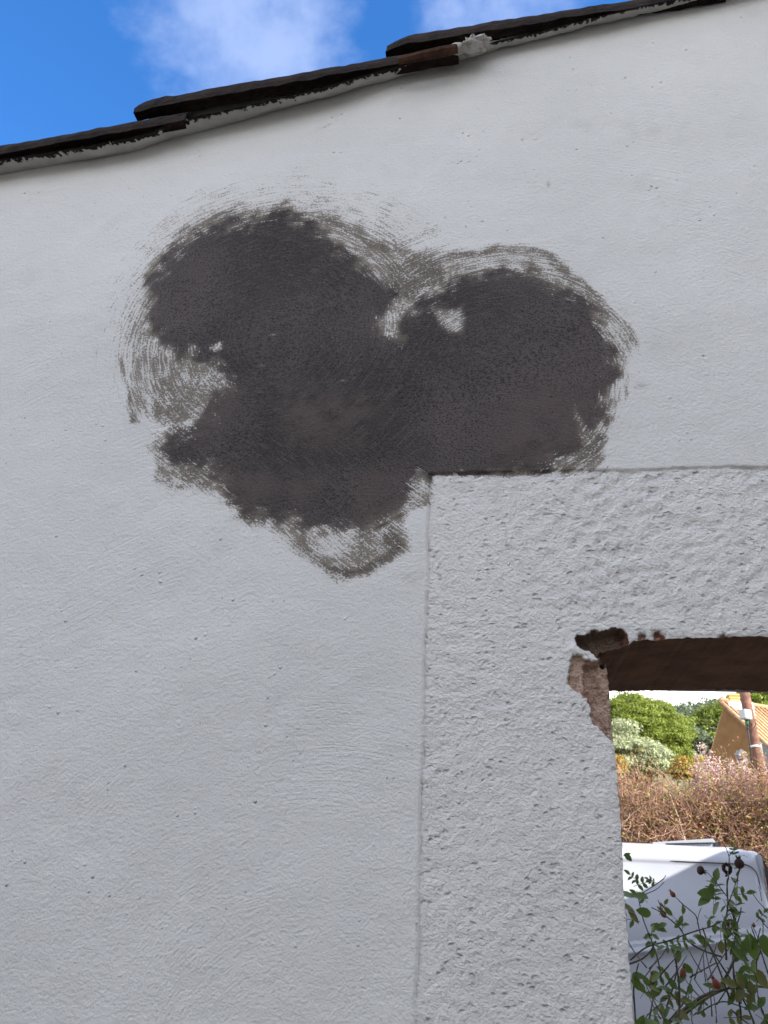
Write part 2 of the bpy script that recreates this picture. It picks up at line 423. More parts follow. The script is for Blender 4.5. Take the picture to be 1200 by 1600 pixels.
# foot of the smear
over([(235,700),(262,685),(300,715),(345,735),(352,768),(322,778),(300,770),(262,772),(240,750)], .52, 10)
over([(262,700),(300,705),(345,730),(345,760),(318,770),(300,760),(285,765),(268,735)], .62, 8)
over([(340,745),(395,790),(470,815),(600,806),(630,820),(638,860),(610,880),(580,902),(545,914),(515,902),(480,872),(440,845),(400,825),(370,795)], .54, 9)
over([(440,810),(480,815),(490,850),(520,880),(560,885),(600,860),(595,830),(610,810),(632,850),(610,878),(575,900),(545,908),(515,895),(480,860)], .70, 8)
over([(470,818),(560,822),(572,838),(540,862),(505,868),(480,845)], .36, 10, mode='set')
over([(600,800),(622,785),(640,765),(668,748),(672,790),(640,800),(625,830),(600,825)], .50, 7)
over([(645,745),(690,742),(690,750),(672,795),(655,790)], .40, 6)
cL = at(430, 520, 0); rL, tL = np.hypot(X-cL.x, Z-cL.z), np.arctan2(Z-cL.z, X-cL.x)
cR = at(790, 600, 0); rR, tR = np.hypot(X-cR.x, Z-cR.z), np.arctan2(Z-cR.z, X-cR.x)
right = sst(PX, 600, 680)
fing = (fbm(rL*95, tL*3.2, 3, .6)-.5)*(1-right)+(fbm(rR*95+9, tR*3.2, 3, .6)-.5)*right
fing2 = fbm(X*38, Z*38, 3, .6, 3.0)-.5
sdc = np.full_like(X, -999.); sdc[inz] = poly_sd((PX+wx*.5)[inz], (PY+wz*.5)[inz], core)
sdc = sdc+fing*22+fing2*15
cov = np.maximum(cov, .82*sst(sdc, -46, 4)*(.75+.5*(fing2+.5)))
cov = np.maximum(cov, sst(sdc, -13, 16))
cov *= 1-sst(PX, 668, 684)*sst(PY+fing2*10, 739, 748)*.96
# scraped patches inside
over([(676,490),(690,483),(728,476),(732,500),(722,520),(700,526),(684,512)], .50, 14, mode='set')
over([(586,505),(602,488),(620,486),(620,500),(614,520),(602,528),(592,520)], .50, 9, mode='set')
over([(325,540),(340,532),(345,542),(335,548)], .45, 5, mode='set')
over([(895,640),(905,628),(912,668),(925,690),(905,705),(895,680)], .66, 10, mode='set')
for (a, b_) in [(426,523),(407,570),(537,596)]:
    over([(a-7,b_-1),(a+1,b_-3),(a+8,b_),(a+2,b_+1)], .55, 3, 0, mode='set')
tint = np.maximum.reduce([soft_b(P, 30) for P in ([(340,735),(460,730),(520,745),(480,780),(400,785),(360,765)], [(780,640),(850,590),(940,620),(925,700),(850,730),(770,735)],
        [(560,740),(640,740),(610,800),(560,815)], [(285,690),(300,650),(352,600),(370,640),(330,690)], [(440,600),(600,620),(560,700),(440,690)])])
tint *= .65
# stroke directions: polar coordinates about the three centres of the arm's sweep
def polar(cx, cy, back):
    c = at(cx, cy, 0); dx, dz = X-c.x, Z-c.z; a = R(back)
    th = np.arctan2(-dx*math.sin(a)+dz*math.cos(a), dx*math.cos(a)+dz*math.sin(a))
    r = np.hypot(dx, dz); return np.stack([r, th*0.22, 0*r], -1)
sL = polar(430, 520, 130-180+10); sR = polar(790, 600, -90-180); 
cB = at(430, 640, 0)
sB = np.stack([(X-cB.x)*.62+(Z-cB.z)*.78, (X-cB.x)*.78-(Z-cB.z)*.62, 0*X], -1)
wR = soft_b([(630,350),(1100,350),(1100,800),(700,800),(640,600),(625,480)], 26)
wB = soft_b([(200,668),(330,650),(560,700),(720,730),(720,980),(200,980)], 26)*(1-wR)
sw = np.stack([1-wR-wB, wR, wB], -1)
c_arc = at(470, 1750, 0)
arc = np.stack([np.hypot(X-c_arc.x, Z-c_arc.z), np.arctan2(Z-c_arc.z, X-c_arc.x), 0*X], -1)

# ---- rough surround
sx0 = -0.107+(fbm(Z*30, Z*0, 3)-.5)*.006; sz1 = 2.226+(fbm(X*25, X*0+3, 3)-.5)*.006
rough = sst(X-sx0, -.002, .002)*sst(sz1-Z, -.002, .002)*sst(1.42-X, -.01, .01)*sst(Z-.7, -.01, .01)
gro = np.maximum(np.exp(-((X-sx0)/.0022)**2)*(Z < sz1+.003), np.exp(-((Z-sz1)/.0022)**2)*(X > sx0-.003)*(1+.6*sst(PX, 800, 700)))
gro *= (fbm(X*60, Z*60, 2)*1.3)
# ---- chips
A_ = [(898,998),(902,989),(918,991),(925,985),(945,982),(958,979),(974,981),(982,992),(983,1006),(975,1012),(958,1013),(948,1020),(950,1036),(940,1040),(932,1027),(922,1018),(910,1014),(902,1006)]
B_ = [(896,1021),(906,1022),(914,1030),(928,1033),(938,1034),(950,1030),(958,1060),(961,1110),(965,1165),(952,1152),(942,1142),(925,1130),(923,1108),(918,1092),(903,1082),(888,1068),(890,1042)]
B2 = [(914,1040),(936,1036),(952,1030),(960,1060),(963,1110),(966,1165),(950,1148),(940,1138),(928,1125),(924,1104),(916,1088),(912,1065)]
C_ = [[(998,999),(1000,990),(1006,987),(1009,994),(1012,1000)], [(1020,999),(1024,984),(1030,984),(1040,992),(1042,999)], [(1125,997),(1130,990),(1138,992),(1143,997)]]
q = (PX > 860) & (PX < 1200) & (PY > 950) & (PY < 1200)
jx = (fbm(X*190, Z*190, 3)-.5)*9; jz = (fbm(X*190+11, Z*190+5, 3)-.5)*9
def softc(P, f):
    o = np.zeros_like(X); o[q] = sst(poly_sd((PX+jx)[q], (PY+jz)[q], P), -f, f); return o
cA, cB_, cB2 = softc(A_, 2.0), softc(B_, 2.0), softc(B2, 1.6)
cC = np.maximum.reduce([softc(P, 2.0) for P in C_])
cE = softc([(950,1140),(945,1138),(990,1210),(975,1260),(962,1200)], 7)*.5
chip = np.maximum.reduce([cA, cB_, cC, cE])
cAd = np.zeros_like(X); cAd[q] = sst(poly_sd((PX+jx)[q], (PY+jz)[q], A_), 0, 7)
deep = cA; clay = np.maximum(cC, softc([(965,985),(985,990),(985,1010),(968,1008)], 4))
# ---- relief: y>0 goes into the wall
Yd = (fbm(X*2.2, Z*2.2, 3)-.5)*.012+(fbm(X*9, Z*9, 3)-.5)*.004
Yd += (fbm(X*45, Z*60, 3)-.5)*.0010
big = fbm(X*62, Z*100, 3, .55, 2.0); med = fbm(X*150, Z*185, 3, .6, 4.0)
lint = sst(Z, 1.93, 2.0)                # horizontal pits only over the lintel
rr = (-(sst(big, .56, .34))*.0017*(.45+.9*lint*sst(X, -.05, .2))) + (med-.5)*.0026*(.75)
Yd -= rough*rr - rough*.0022
Yd += gro*.0035
lip = np.exp(-((poly_sd(PX, PY, [(895,1012),(912,1018),(936,1034),(925,1034),(905,1022)]))/6.0)**2)*q
Yd -= lip*.004
Yd += cAd*(.016+.016*fbm(X*70, Z*70, 3)) + cB_*(.005+.004*fbm(X*150, Z*150, 3)) + cB2*(.007+.009*fbm(X*140, Z*140, 4, .6)) + cC*.007
near = np.exp(-np.clip(-sdO, 0, 1)/.006)
Yd += near*.003
co = np.stack([X, Yd, Z], -1)

# which cells stay
xc, zc_ = (X[:-1, :-1]+X[1:, 1:])/2, (Z[:-1, :-1]+Z[1:, 1:])/2
def ztop(x): return np.interp(x, [-4, -1.14, 0.5, 4], [2.60, 3.100, 3.445, 4.16])
keep = (poly_sd(xc, zc_, np.array(outline)) < 0) & (zc_ < ztop(xc)+.02)
# snap the rim of the opening to the crumbled outline
ko = np.zeros((NX, NZ), int); kn = np.zeros((NX, NZ), int)
hole = poly_sd(xc, zc_, np.array(outline)) >= 0
for dx_ in (0, 1):
    for dz_ in (0, 1):
        ko[dx_:NX-1+dx_, dz_:NZ-1+dz_] += keep; kn[dx_:NX-1+dx_, dz_:NZ-1+dz_] += hole
bi, bj = np.where((ko > 0) & (kn > 0))
for i, j in zip(bi, bj):
    k = np.argmin((OL[:, 0]-X[i, j])**2+(OL[:, 1]-Z[i, j])**2)
    co[i, j, 0], co[i, j, 2] = OL[k]
du = np.gradient(co, axis=0); dv = np.gradient(co, axis=1)
nrm = np.cross(du, dv); nrm /= np.linalg.norm(nrm, axis=-1, keepdims=True)+1e-12
nrm *= np.where(nrm[..., 1:2] > 0, -1, 1)

cmax = lambda A: np.maximum.reduce([A[:-1, :-1], A[1:, :-1], A[:-1, 1:], A[1:, 1:]])
isC = cmax(chip) > .3; isP = (cmax(cov) > .04) & ~isC; isR = (cmax(rough) > .5) & ~isC & ~isP
def skin(name, mask, label=None):
    I, J = np.where(mask & keep)
    a, b_, c, e = I*NZ+J, (I+1)*NZ+J, (I+1)*NZ+J+1, I*NZ+J+1
    Fq = np.stack([a, b_, c, e], -1)
    used, inv = np.unique(Fq, return_inverse=True); Fq = inv.reshape(Fq.shape)
    o = mesh_obj(name, co.reshape(-1, 3)[used], Fq, MW, wall, smooth=True)
    me = o.data
    for nm, A in (('cov', cov), ('chip', chip), ('rough', rough), ('tint', tint), ('deep', deep), ('clay', clay), ('stain', stain)):
        at_ = me.attributes.new(nm, 'FLOAT', 'POINT'); at_.data.foreach_set('value', A.ravel()[used].astype(np.float32))
    for nm, A in (('sL', sL), ('sR', sR), ('sB', sB), ('sw', sw), ('arc', arc)):
        at_ = me.attributes.new(nm, 'FLOAT_VECTOR', 'POINT'); at_.data.foreach_set('vector', A.reshape(-1, 3)[used].astype(np.float32).ravel())
    me.normals_split_custom_set_from_vertices(nrm.reshape(-1, 3)[used].tolist())
    if label: o['label'] = label
    return o
stain = np.zeros_like(X)
for (a, b_, s1, s2, v) in [(1020,200,60,22,.16),(857,290,3,5,.7),(780,770,9,22,.35),(792,835,2,12,.5),(915,190,50,20,.12),(640,900,30,12,.25),(760,760,60,8,.25),(1002,602,12,4,.35),(80,1230,120,60,.08),(300,1350,90,60,.08)]:
    stain = np.maximum(stain, v*np.exp(-((PX-a)/s1)**2-((PY-b_)/s2)**2))
skin('wall_face', ~isC & ~isP & ~isR)
skin('paint_patch', isP, 'dark brown dry-brushed paint smear shaped like a lopsided heart')
skin('window_surround', isR, 'coarse pitted render band framing the window opening')
skin('exposed_masonry', isC, 'broken corner where brown masonry shows through')

# ---- reveal (jamb sides and sill) and lintel underside
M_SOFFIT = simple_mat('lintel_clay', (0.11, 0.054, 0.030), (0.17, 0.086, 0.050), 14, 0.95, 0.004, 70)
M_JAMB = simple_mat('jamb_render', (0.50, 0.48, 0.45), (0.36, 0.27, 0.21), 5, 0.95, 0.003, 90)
TH = 0.35
def reveal(name, P, mat, n=14):
    P = np.array(P); m_ = len(P); V = []
    for k in range(n+1):
        f = k/n; y = f*TH
        e = (fbm(P[:, 0]*22+k*.9, P[:, 1]*22+k*.7, 3)-.5)
        dy = np.interp(P[:, 0]*0+0, [0, 1], [0, 0])
        w_ = 0 if k == 0 else 1
        yy = np.full(m_, y)+ (0 if k == 0 else 0)
        if k == 0: yy = yy + np.interp(np.arange(m_), np.arange(m_), surf_y(P))
        V.append(np.stack([P[:, 0]+w_*e*.006, yy, P[:, 1]+w_*e*.007], -1))
    V = np.concatenate(V); Fq = []
    for k in range(n):
        i = np.arange(m_-1); Fq.append(np.stack([k*m_+i, k*m_+i+1, (k+1)*m_+i+1, (k+1)*m_+i], -1))
    return mesh_obj(name, V, np.concatenate(Fq), mat, wall, smooth=True)
def surf_y(P):
    out = []
    for x, z in P:
        i = min(max(np.searchsorted(xs, x), 1), NX-1); j = min(max(np.searchsorted(zs, z), 1), NZ-1)
        out.append(Yd[i, j]-.0005)
    return np.array(out)
k1 = int(np.argmin((OL[:, 0]-oj[12][0])**2+(OL[:, 1]-oj[12][1])**2))
k2 = int(np.argmin((OL[:, 0]-1.10)**2+(OL[:, 1]-1.946)**2))
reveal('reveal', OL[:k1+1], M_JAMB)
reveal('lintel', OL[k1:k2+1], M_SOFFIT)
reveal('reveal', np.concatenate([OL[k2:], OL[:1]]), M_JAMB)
# back skin, ends and top
V = [(-4, TH, 0), (3.98, TH, 0), (-4, TH, SILL), (.163, TH, SILL), (1.1, TH, SILL), (3.98, TH, SILL), (-4, TH, 1.943), (.163, TH, 1.943), (1.1, TH, 1.943), (3.98, TH, 1.943),
     (-4, TH, ztop(-4)), (.163, TH, ztop(.163)), (1.1, TH, ztop(1.1)), (3.98, TH, ztop(3.98)), (-4, 0, 0), (-4, 0, ztop(-4)), (3.98, 0, 0), (3.98, 0, ztop(3.98)), (.163, 0, ztop(.163)), (1.1, 0, ztop(1.1))]
mesh_obj('wall_back', V, [(0, 1, 5, 4, 3, 2), (2, 3, 7, 6), (4, 5, 9, 8), (6, 7, 11, 10), (7, 8, 12, 11), (8, 9, 13, 12), (14, 0, 2, 6, 10, 15), (16, 17, 13, 9, 5, 1), (15, 10, 11, 18), (18, 11, 12, 19), (19, 12, 13, 17)], M_PLASTER, wall)

# ---- coping tiles
def tile_mat(name, warm=0.0):
    m, t, b = new_mat(name)
    P = t.node('ShaderNodeTexCoord').outputs['Object']
    n = t.noise(P, 18, 5, 0.65); f = t.noise(P, 140, 4, 0.6); s_ = t.noise(t.scalev(P, 1, 4, 4), 30, 4, 0.6)
    c = t.mix(t.rng(n, 0.35, 0.66), (0.008+warm*.03, 0.0055+warm*.012, 0.0045+warm*.007), (0.024+warm*.07, 0.015+warm*.035, 0.011+warm*.02))
    c = t.mix(t.rng(s_, 0.52, 0.72, 0, 0.6), c, (0.035, 0.027, 0.020))
    c = t.mix(t.rng(f, 0.62, 0.75, 0, 0.5), c, (0.07, 0.06, 0.045))
    t.set(b.inputs['Base Color'], c); b.inputs['Roughness'].default_value = 0.95
    b.inputs['Specular IOR Level'].default_value = 0.15
    t.set(b.inputs['Normal'], t.bump(t.math('ADD', n, t.math('MULTIPLY', f, .4)), 0.006))
    return m
M_TILE = tile_mat('weathered_tile'); M_TILE2 = tile_mat('warm_tile', 1.0)
def coping_tile(p0, p1, ro=0.10, th=0.02, mat=M_TILE, seed=0, taper=0.88, yo=-0.035, bite=0.0):
    """half-barrel tile; p0,p1 = photo points of its visible crest line (lower end first)"""
    A, B = at(*p0, yo), at(*p1, yo); rs = random.Random(seed)
    c37, s37 = math.cos(R(37)), math.sin(R(37)); NL, NA = 46, 16; V = []; Fq = []
    L = (B-A).length
    prof = []
    for i in range(NA+1): a = math.pi*i/NA; prof.append((-math.cos(a), math.sin(a), 1))
    for i in range(NA+1): a = math.pi*(NA-i)/NA; prof.append((-math.cos(a), math.sin(a), 0))
    M_ = len(prof)
    for k in range(NL+1):
        f = k/NL; s = ro*(taper+(1-taper)*(1-f)); s1 = s*(1-bite*max(0, 1-f*L/.055)**1.6)
        c = A.lerp(B, f); yc = c.y+s*c37; zc = c.z-s*s37
        for (cy, cz, o) in prof:
            rad = s1 if o else s1-th
            ca = math.atan2(cz, cy)
            n = float(fbm(np.array([c.x*28+seed]), np.array([ca*3.0+o*7+seed]), 3)[0])-.5
            n2 = float(fbm(np.array([c.x*120+seed]), np.array([ca*9+o*3]), 2)[0])-.5
            rad += n*.004+n2*.003
            ex = (float(fbm(np.array([ca*4+seed]), np.array([o*3.]), 2)[0])-.5)*.014 if k in (0, NL) else 0
            V.append((c.x+ex, yc+cy*rad, zc+cz*rad+(n*.006 if cz < .05 else 0)))
    for k in range(NL):
        for i in range(M_): Fq.append((k*M_+i, k*M_+(i+1) % M_, (k+1)*M_+(i+1) % M_, (k+1)*M_+i))
    for k in (0, NL):
        for i in range(NA): Fq.append((k*M_+i, k*M_+i+1, k*M_+M_-2-i, k*M_+M_-1-i))
    o = mesh_obj('roof_tile', V, Fq, mat, wall, smooth=False)
    return o
coping_tile((-330, 288), (296, 175), seed=3, ro=.095)
coping_tile((219, 158), (716, 71), seed=5, ro=.10, th=.026, bite=.05, yo=-.025)
coping_tile((606, 60), (1130, -22), seed=8, ro=.105, th=.021, bite=.13, yo=-.006)
coping_tile((1040, -22), (1620, -112), seed=9, yo=-.012)
t_pre = None

# ---- mortar fillet under the tiles, whitewashed up to a ragged line
def fillet_mat():
    m, t, b = new_mat('mortar_fillet')
    P = t.node('ShaderNodeTexCoord').outputs['Object']
    v = t.attr('vv')
    n = t.noise(t.scalev(P, 1.5, 1, 0.7), 75, 4, 0.65); n2 = t.noise(P, 14, 3, 0.6); f = t.noise(P, 260, 3, .6)
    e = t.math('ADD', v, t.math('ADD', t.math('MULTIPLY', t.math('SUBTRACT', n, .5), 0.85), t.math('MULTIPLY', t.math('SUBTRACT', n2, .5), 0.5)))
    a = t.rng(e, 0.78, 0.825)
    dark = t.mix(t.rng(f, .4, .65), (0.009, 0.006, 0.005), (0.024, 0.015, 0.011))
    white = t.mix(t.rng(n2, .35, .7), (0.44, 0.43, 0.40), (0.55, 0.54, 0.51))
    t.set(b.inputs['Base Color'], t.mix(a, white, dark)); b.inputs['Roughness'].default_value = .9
    t.set(b.inputs['Normal'], t.bump(t.math('ADD', t.math('MULTIPLY', f, .4), n), 0.003))
    return m
M_FIL = fillet_mat()
lowpts = [(-300, 322), (-60, 283), (0, 271), (60, 262), (130, 248), (200, 236), (245, 222), (262, 212), (290, 210), (340, 195), (400, 178), (500, 151), (600, 124), (680, 101), (720, 90), (780, 72), (850, 56), (920, 36), (1000, 18), (1080, 2), (1200, -25), (1500, -95)]
toppts = [(-300, 300), (-60, 262), (0, 252), (60, 243), (130, 232), (200, 218), (240, 208), (262, 196), (290, 188), (340, 178), (400, 165), (500, 140), (600, 111), (680, 92), (720, 84), (780, 66), (850, 50), (920, 32), (1000, 13), (1080, -2), (1200, -30), (1500, -98)]
lw = [at(*p, -.001) for p in lowpts]; tp_ = [at(*p, float(np.interp(p[0], [0, 500, 800], [-.050, -.049, -.036]))) for p in toppts]
xx = np.arange(-1.55, .95, .004)
zl = np.interp(xx, [p.x for p in lw], [p.z for p in lw]); zt = np.interp(xx, [p.x for p in tp_], [p.z for p in tp_])
ks = 14; V = []; VV = []
for k in range(ks+1):
    f = k/ks
    n = (fbm(xx*26, xx*0+f*4, 4)-.5); n2 = (fbm(xx*90, xx*0+f*9, 3)-.5)
    ovh = np.interp(xx, [-1.1, -.35, .05], [.052, .051, .038]); y = .004-(f**1.35)*ovh-math.sin(f*math.pi)*n*.012-n2*.003
    z = zl+(zt+.010-zl)*(f**.72)+math.sin(f*math.pi)*n*.006
    V.append(np.stack([xx, y, z], -1)); VV.append(xx*0+f)
V.append(np.stack([xx, xx*0-.02, zt+.03], -1)); VV.append(xx*0+1)
m_ = len(xx); i = np.arange(m_-1)
Fq = np.concatenate([np.stack([k*m_+i, k*m_+i+1, (k+1)*m_+i+1, (k+1)*m_+i], -1) for k in range(ks+1)])
o = mesh_obj('mortar_fillet', np.concatenate(V), Fq, M_FIL, wall, smooth=True)
a_ = o.data.attributes.new('vv', 'FLOAT', 'POINT'); a_.data.foreach_set('value', np.concatenate(VV).astype(np.float32))
# lump of whitewashed mortar where the third tile sits, and a broken tile edge below it
def lump(name, px, py, sx, sz, mat, seed, Y=-.06, dep=.03):
    c = at(px, py, Y); bm = bmesh.new(); bmesh.ops.create_icosphere(bm, subdivisions=4, radius=1)
    for v in bm.verts:
        p = v.co; n = float(fbm(np.array([p.x*3.4+seed]), np.array([p.z*3.4+p.y*2]), 5, .6)[0])-.5
        s = 1+n*1.7; v.co = Vector((p.x*sx*s, p.y*dep*s, p.z*sz*s+p.x*sx*.22))
    bmesh.ops.translate(bm, verts=bm.verts, vec=c)
    o = bm_obj(name, bm, mat, wall, True)
    return o
M_LUMP = simple_mat('white_mortar', (0.52, 0.50, 0.46), (0.30, 0.27, 0.23), 30, 0.95, 0.006, 90)
lump('mortar_lump', 738, 72, .036, .012, M_LUMP, 2, -.047, .018)
lump('mortar_lump', 540, 134, .0, .0, M_LUMP, 2) if False else None
bm = bmesh.new()
tube(bm, [at(622, 95, -.060), at(660, 87, -.062), at(690, 81, -.062), at(714, 76, -.060)], [.008, .0105, .012, .010], 8)
o = bm_obj('tile_edge', bm, M_TILE2, wall); o['label'] = 'reddish brown broken rim of the tile below'

# ================================================================== GROUND AND TERRAIN
def ground_mat():
    m, t, b = new_mat('dry_ground')
    P = t.node('ShaderNodeTexCoord').outputs['Object']
    n = t.noise(P, 1.3, 6, .6); f = t.noise(P, 45, 4, .6)
    c = t.mix(t.rng(n, .35, .65), (0.13, 0.115, 0.09), (0.19, 0.17, 0.14)); c = t.mix(t.rng(f, .4, .65, 0, .5), c, (0.14, 0.12, 0.10))
    far = t.rng(t.node('ShaderNodeSeparateXYZ', ins={0: P}).outputs[1], 10, 22)
    c = t.mix(far, c, t.mix(t.rng(n, .4, .6), (0.07, 0.09, 0.035), (0.12, 0.11, 0.06)))
    t.set(b.inputs['Base Color'], c); t.set(b.inputs['Normal'], t.bump(f, .02)); return m
gx = np.concatenate([np.arange(-400, -40, 20), np.arange(-40, 60, 2.5), np.arange(60, 401, 20)])
gy = np.concatenate([np.arange(-400, -40, 20), np.arange(-40, 80, 2.5), np.arange(80, 600, 10)])
GX, GY = np.meshgrid(gx, gy, indexing='ij')
def gz(x, y):
    s = sst(y, 10, 70)*8.5
    hill = sst(y, 75, 150)*(15.5+5*np.sin(x*.021+1.2)+6*sst(x, 20, 60))
    return s+hill+sst(y, 9, 30)*(fbm(np.asarray(x)*.05, np.asarray(y)*.05, 3)-.5)*1.5
GZ = gz(GX, GY)
nx_, ny_ = GX.shape; I, J = np.meshgrid(np.arange(nx_-1), np.arange(ny_-1), indexing='ij')
Fq = np.stack([I*ny_+J, (I+1)*ny_+J, (I+1)*ny_+J+1, I*ny_+J+1], -1).reshape(-1, 4)
o = mesh_obj('ground', np.stack([GX, GY, GZ], -1).reshape(-1, 3), Fq, ground_mat(), smooth=True); o['kind'] = 'structure'

# ================================================================== FOLIAGE BUILDERS
rng = np.random.RandomState(5)
def leaf_cards(C, N, size, aspect=.5, fold=.25):
    """one small folded leaf (2 quads -> 6 verts) at each point C, roughly facing N"""
    n = len(C); N = N/(np.linalg.norm(N, axis=1, keepdims=True)+1e-9)
    r = rng.normal(size=(n, 3)); a = np.cross(N, r); a /= np.linalg.norm(a, axis=1, keepdims=True)+1e-9
    b_ = np.cross(N, a); s = size*(.6+.8*rng.rand(n, 1)); w_ = s*aspect
    V = np.stack([C-a*s, C-b_*w_-N*w_*fold*.0, C+a*s, C+b_*w_, C+N*w_*fold], 1)   # tip, side, tip, side, (mid)
    V = np.stack([C-a*s, C-b_*w_+N*w_*fold, C+a*s, C+b_*w_+N*w_*fold], 1)
    return V.reshape(-1, 3), np.arange(n*4).reshape(-1, 4)
def crown_points(c, rad, nclump, per, clump_r, flat=0.0, shell=.75, low=-.3):
    P = []; Nn = []
    k = 0
    while k < nclump:
        v = rng.normal(size=3); v /= np.linalg.norm(v)
        if v[2] < low: continue
        rr_ = shell+(1-shell)*rng.rand(); cc = np.array(c)+v*np.array(rad)*rr_
        cr = clump_r*(.6+.8*rng.rand()); u = rng.normal(size=(per, 3)); u /= np.linalg.norm(u, axis=1, keepdims=True)
        u[:, 2] = np.abs(u[:, 2])*.8-.15
        P.append(cc+u*cr*(.55+.45*rng.rand(per, 1))); Nn.append(u+rng.normal(size=(per, 3))*.5); k += 1
    return np.concatenate(P), np.concatenate(Nn)
M_BARK = simple_mat('bark', (0.11, 0.075, 0.05), (0.19, 0.14, 0.10), 20, .95, .01, 40)
def tree(name, label, cat, base, top_c, rad, nclump, per, cr, lsize, mat, aspect=.45, trunk_r=.2, group=None, low=-.3, shell=.72, limbs=7):
    r_ = empty(name, base, label, cat, group)
    P, Nn = crown_points(top_c, rad, nclump, per, cr, low=low, shell=shell)
    V, Fq = leaf_cards(P, Nn, lsize, aspect)
    mesh_obj('crown', V, Fq, mat, r_)
    bm = bmesh.new(); b0 = Vector(base); c = Vector(top_c); mid = b0.lerp(c, .55)+Vector((.05*rad[0], 0, 0))
    tube(bm, [b0-Vector((0, 0, .3)), b0.lerp(mid, .5), mid, c-Vector((0, 0, rad[2]*.2))], [trunk_r, trunk_r*.8, trunk_r*.6, trunk_r*.25], 8)
    for k in range(limbs):
        a = k*2.4; e = c+Vector((math.cos(a)*rad[0]*.75, math.sin(a)*rad[1]*.75, rad[2]*random.uniform(-.1, .5)))
        s = b0.lerp(mid, random.uniform(.7, 1.0)); tube(bm, [s, s.lerp(e, .5)+Vector((0, 0, .05*rad[2])), e], [trunk_r*.4, trunk_r*.25, trunk_r*.08], 5)
    bm_obj('trunk', bm, M_BARK, r_, True)
    return r_
L_PINE = leaf_mat('pine_needles', [(0.10, 0.145, 0.016), (0.155, 0.20, 0.022), (0.20, 0.235, 0.03), (0.07, 0.105, 0.02)])
L_DARK = leaf_mat('dark_needles', [(0.040, 0.075, 0.022), (0.060, 0.100, 0.03), (0.08, 0.12, 0.035)])
L_OLIVE = leaf_mat('olive_leaves', [(0.26, 0.29, 0.14), (0.42, 0.44, 0.27), (0.13, 0.17, 0.07), (0.50, 0.52, 0.36)])
L_ORANGE = leaf_mat('autumn_leaves', [(0.34, 0.13, 0.03), (0.30, 0.22, 0.04), (0.17, 0.20, 0.03), (0.36, 0.17, 0.04)])
L_HAZE = leaf_mat('hazed_needles', [(0.085, 0.115, 0.065), (0.11, 0.14, 0.08), (0.13, 0.16, 0.10)])  # paled and greyed needles: distance haze put into the leaf colour
L_YEL = leaf_mat('yellow_leaves', [(0.36, 0.30, 0.03), (0.24, 0.26, 0.04), (0.42, 0.24, 0.03)])
def gzs(x, y): return float(gz(np.array([float(x)]), np.array([float(y)]))[0])

# umbrella pine
c = at(985, 1150, 36); top = at(985, 1084, 36); right = at(1076, 1160, 36)
rz = top.z-c.z; rx = right.x-c.x
tree('umbrella_pine', 'large bright green umbrella pine with a rounded crown left of the tiled house', 'tree', (c.x, 36, gzs(c.x, 36)), (c.x, 36, c.z-.3), (rx, rx*.9, rz), 420, 300, .50, .075, L_PINE, .25, .3, low=-.75, shell=.8)
# grey olive in front of it
for px, py, r, lab in ((958, 1178, .72, 'tall pale grey-green olive tree against the window jamb'), (1014, 1194, .46, 'low silvery olive bush in front of the umbrella pine')):
    c = at(px, py, 17)
    tree('olive_tree', lab, 'tree', (c.x, 17, gzs(c.x, 17)), (c.x, 17, c.z), (r, r, r*1.02), 110, 150, .20, .038, L_OLIVE, .3, .1, low=-.6, shell=.55)
# shrubs peeking over the hedge
for px, py, Y, rx, rz, mt, nm, lab in ((1066, 1204, 12.5, .16, .18, L_ORANGE, 'autumn_shrub', 'orange and yellow autumn shrub right of the olive bush'),
                              (964, 1200, 12, .10, .16, L_ORANGE, 'autumn_shrub', 'small orange shrub tucked against the window jamb'),
                              (1082, 1206, 13, .26, .22, L_YEL, 'yellow_shrub', 'low yellow green shrub at the foot of the pink blossom')):
    c = at(px, py, Y)
    tree(nm, lab, 'shrub', (c.x, Y, gzs(c.x, Y)), (c.x, Y, c.z), (rx, rx, rz), 30, 90, .12, .026, mt, .5, .03, low=-.9, shell=.4, limbs=5)
c = at(1186, 1184, 11)
# wooded hillside: the nearer conifers one by one
spots = [(1075, 1150, 70, 2.4), (1092, 1160, 74, 2.6), (1108, 1150, 78, 2.9), (1088, 1138, 92, 3.0), (1100, 1178, 62, 1.9), (1068, 1140, 96, 2.8), (1118, 1140, 90, 3.2), (1104, 1130, 104, 3.2), (1082, 1175, 60, 1.7)]
labs = ['grey green conifer on the hill nearest the umbrella pine', 'grey green conifer in the middle of the gap between pine and house', 'tall dark conifer on the hill close to the house gable',
        'hazy conifer crowning the dip of the skyline', 'low conifer at the foot of the hill beside the house', 'hazy conifer just clearing the shoulder of the umbrella pine', 'dark conifer behind the gable edge on the skyline', 'small skyline conifer highest in the gap', 'lowest conifer in the gap beside the pink blossom']
for (px, py, Y, r), lab in zip(spots, labs):
    c = at(px, py, Y)
    tree('hill_conifer', lab, 'tree', (c.x, Y, min(gzs(c.x, Y), c.z-2)), (c.x, Y, c.z), (r, r, r*.95), 60, 60, .75, .17, L_HAZE, .4, .2, 'conifers on the wooded hill', low=-.6)
c = at(1124, 1160, 62)
tree('broadleaf_tree', 'bright green tree touching the left edge of the ochre house', 'tree', (c.x, 62, gzs(c.x, 62)), (c.x, 62, c.z), (2.2, 2.2, 3.0), 90, 90, .6, .13, L_PINE, .4, .25)
c = at(1200, 1108, 64)
tree('roofline_tree', 'green tree rising behind the ridge of the tiled roof', 'tree', (c.x, 64, gzs(c.x, 64)), (c.x, 64, c.z), (3.0, 3.0, 1.7), 100, 90, .6, .13, L_PINE, .4, .25)
c = at(1196, 1096, 80)
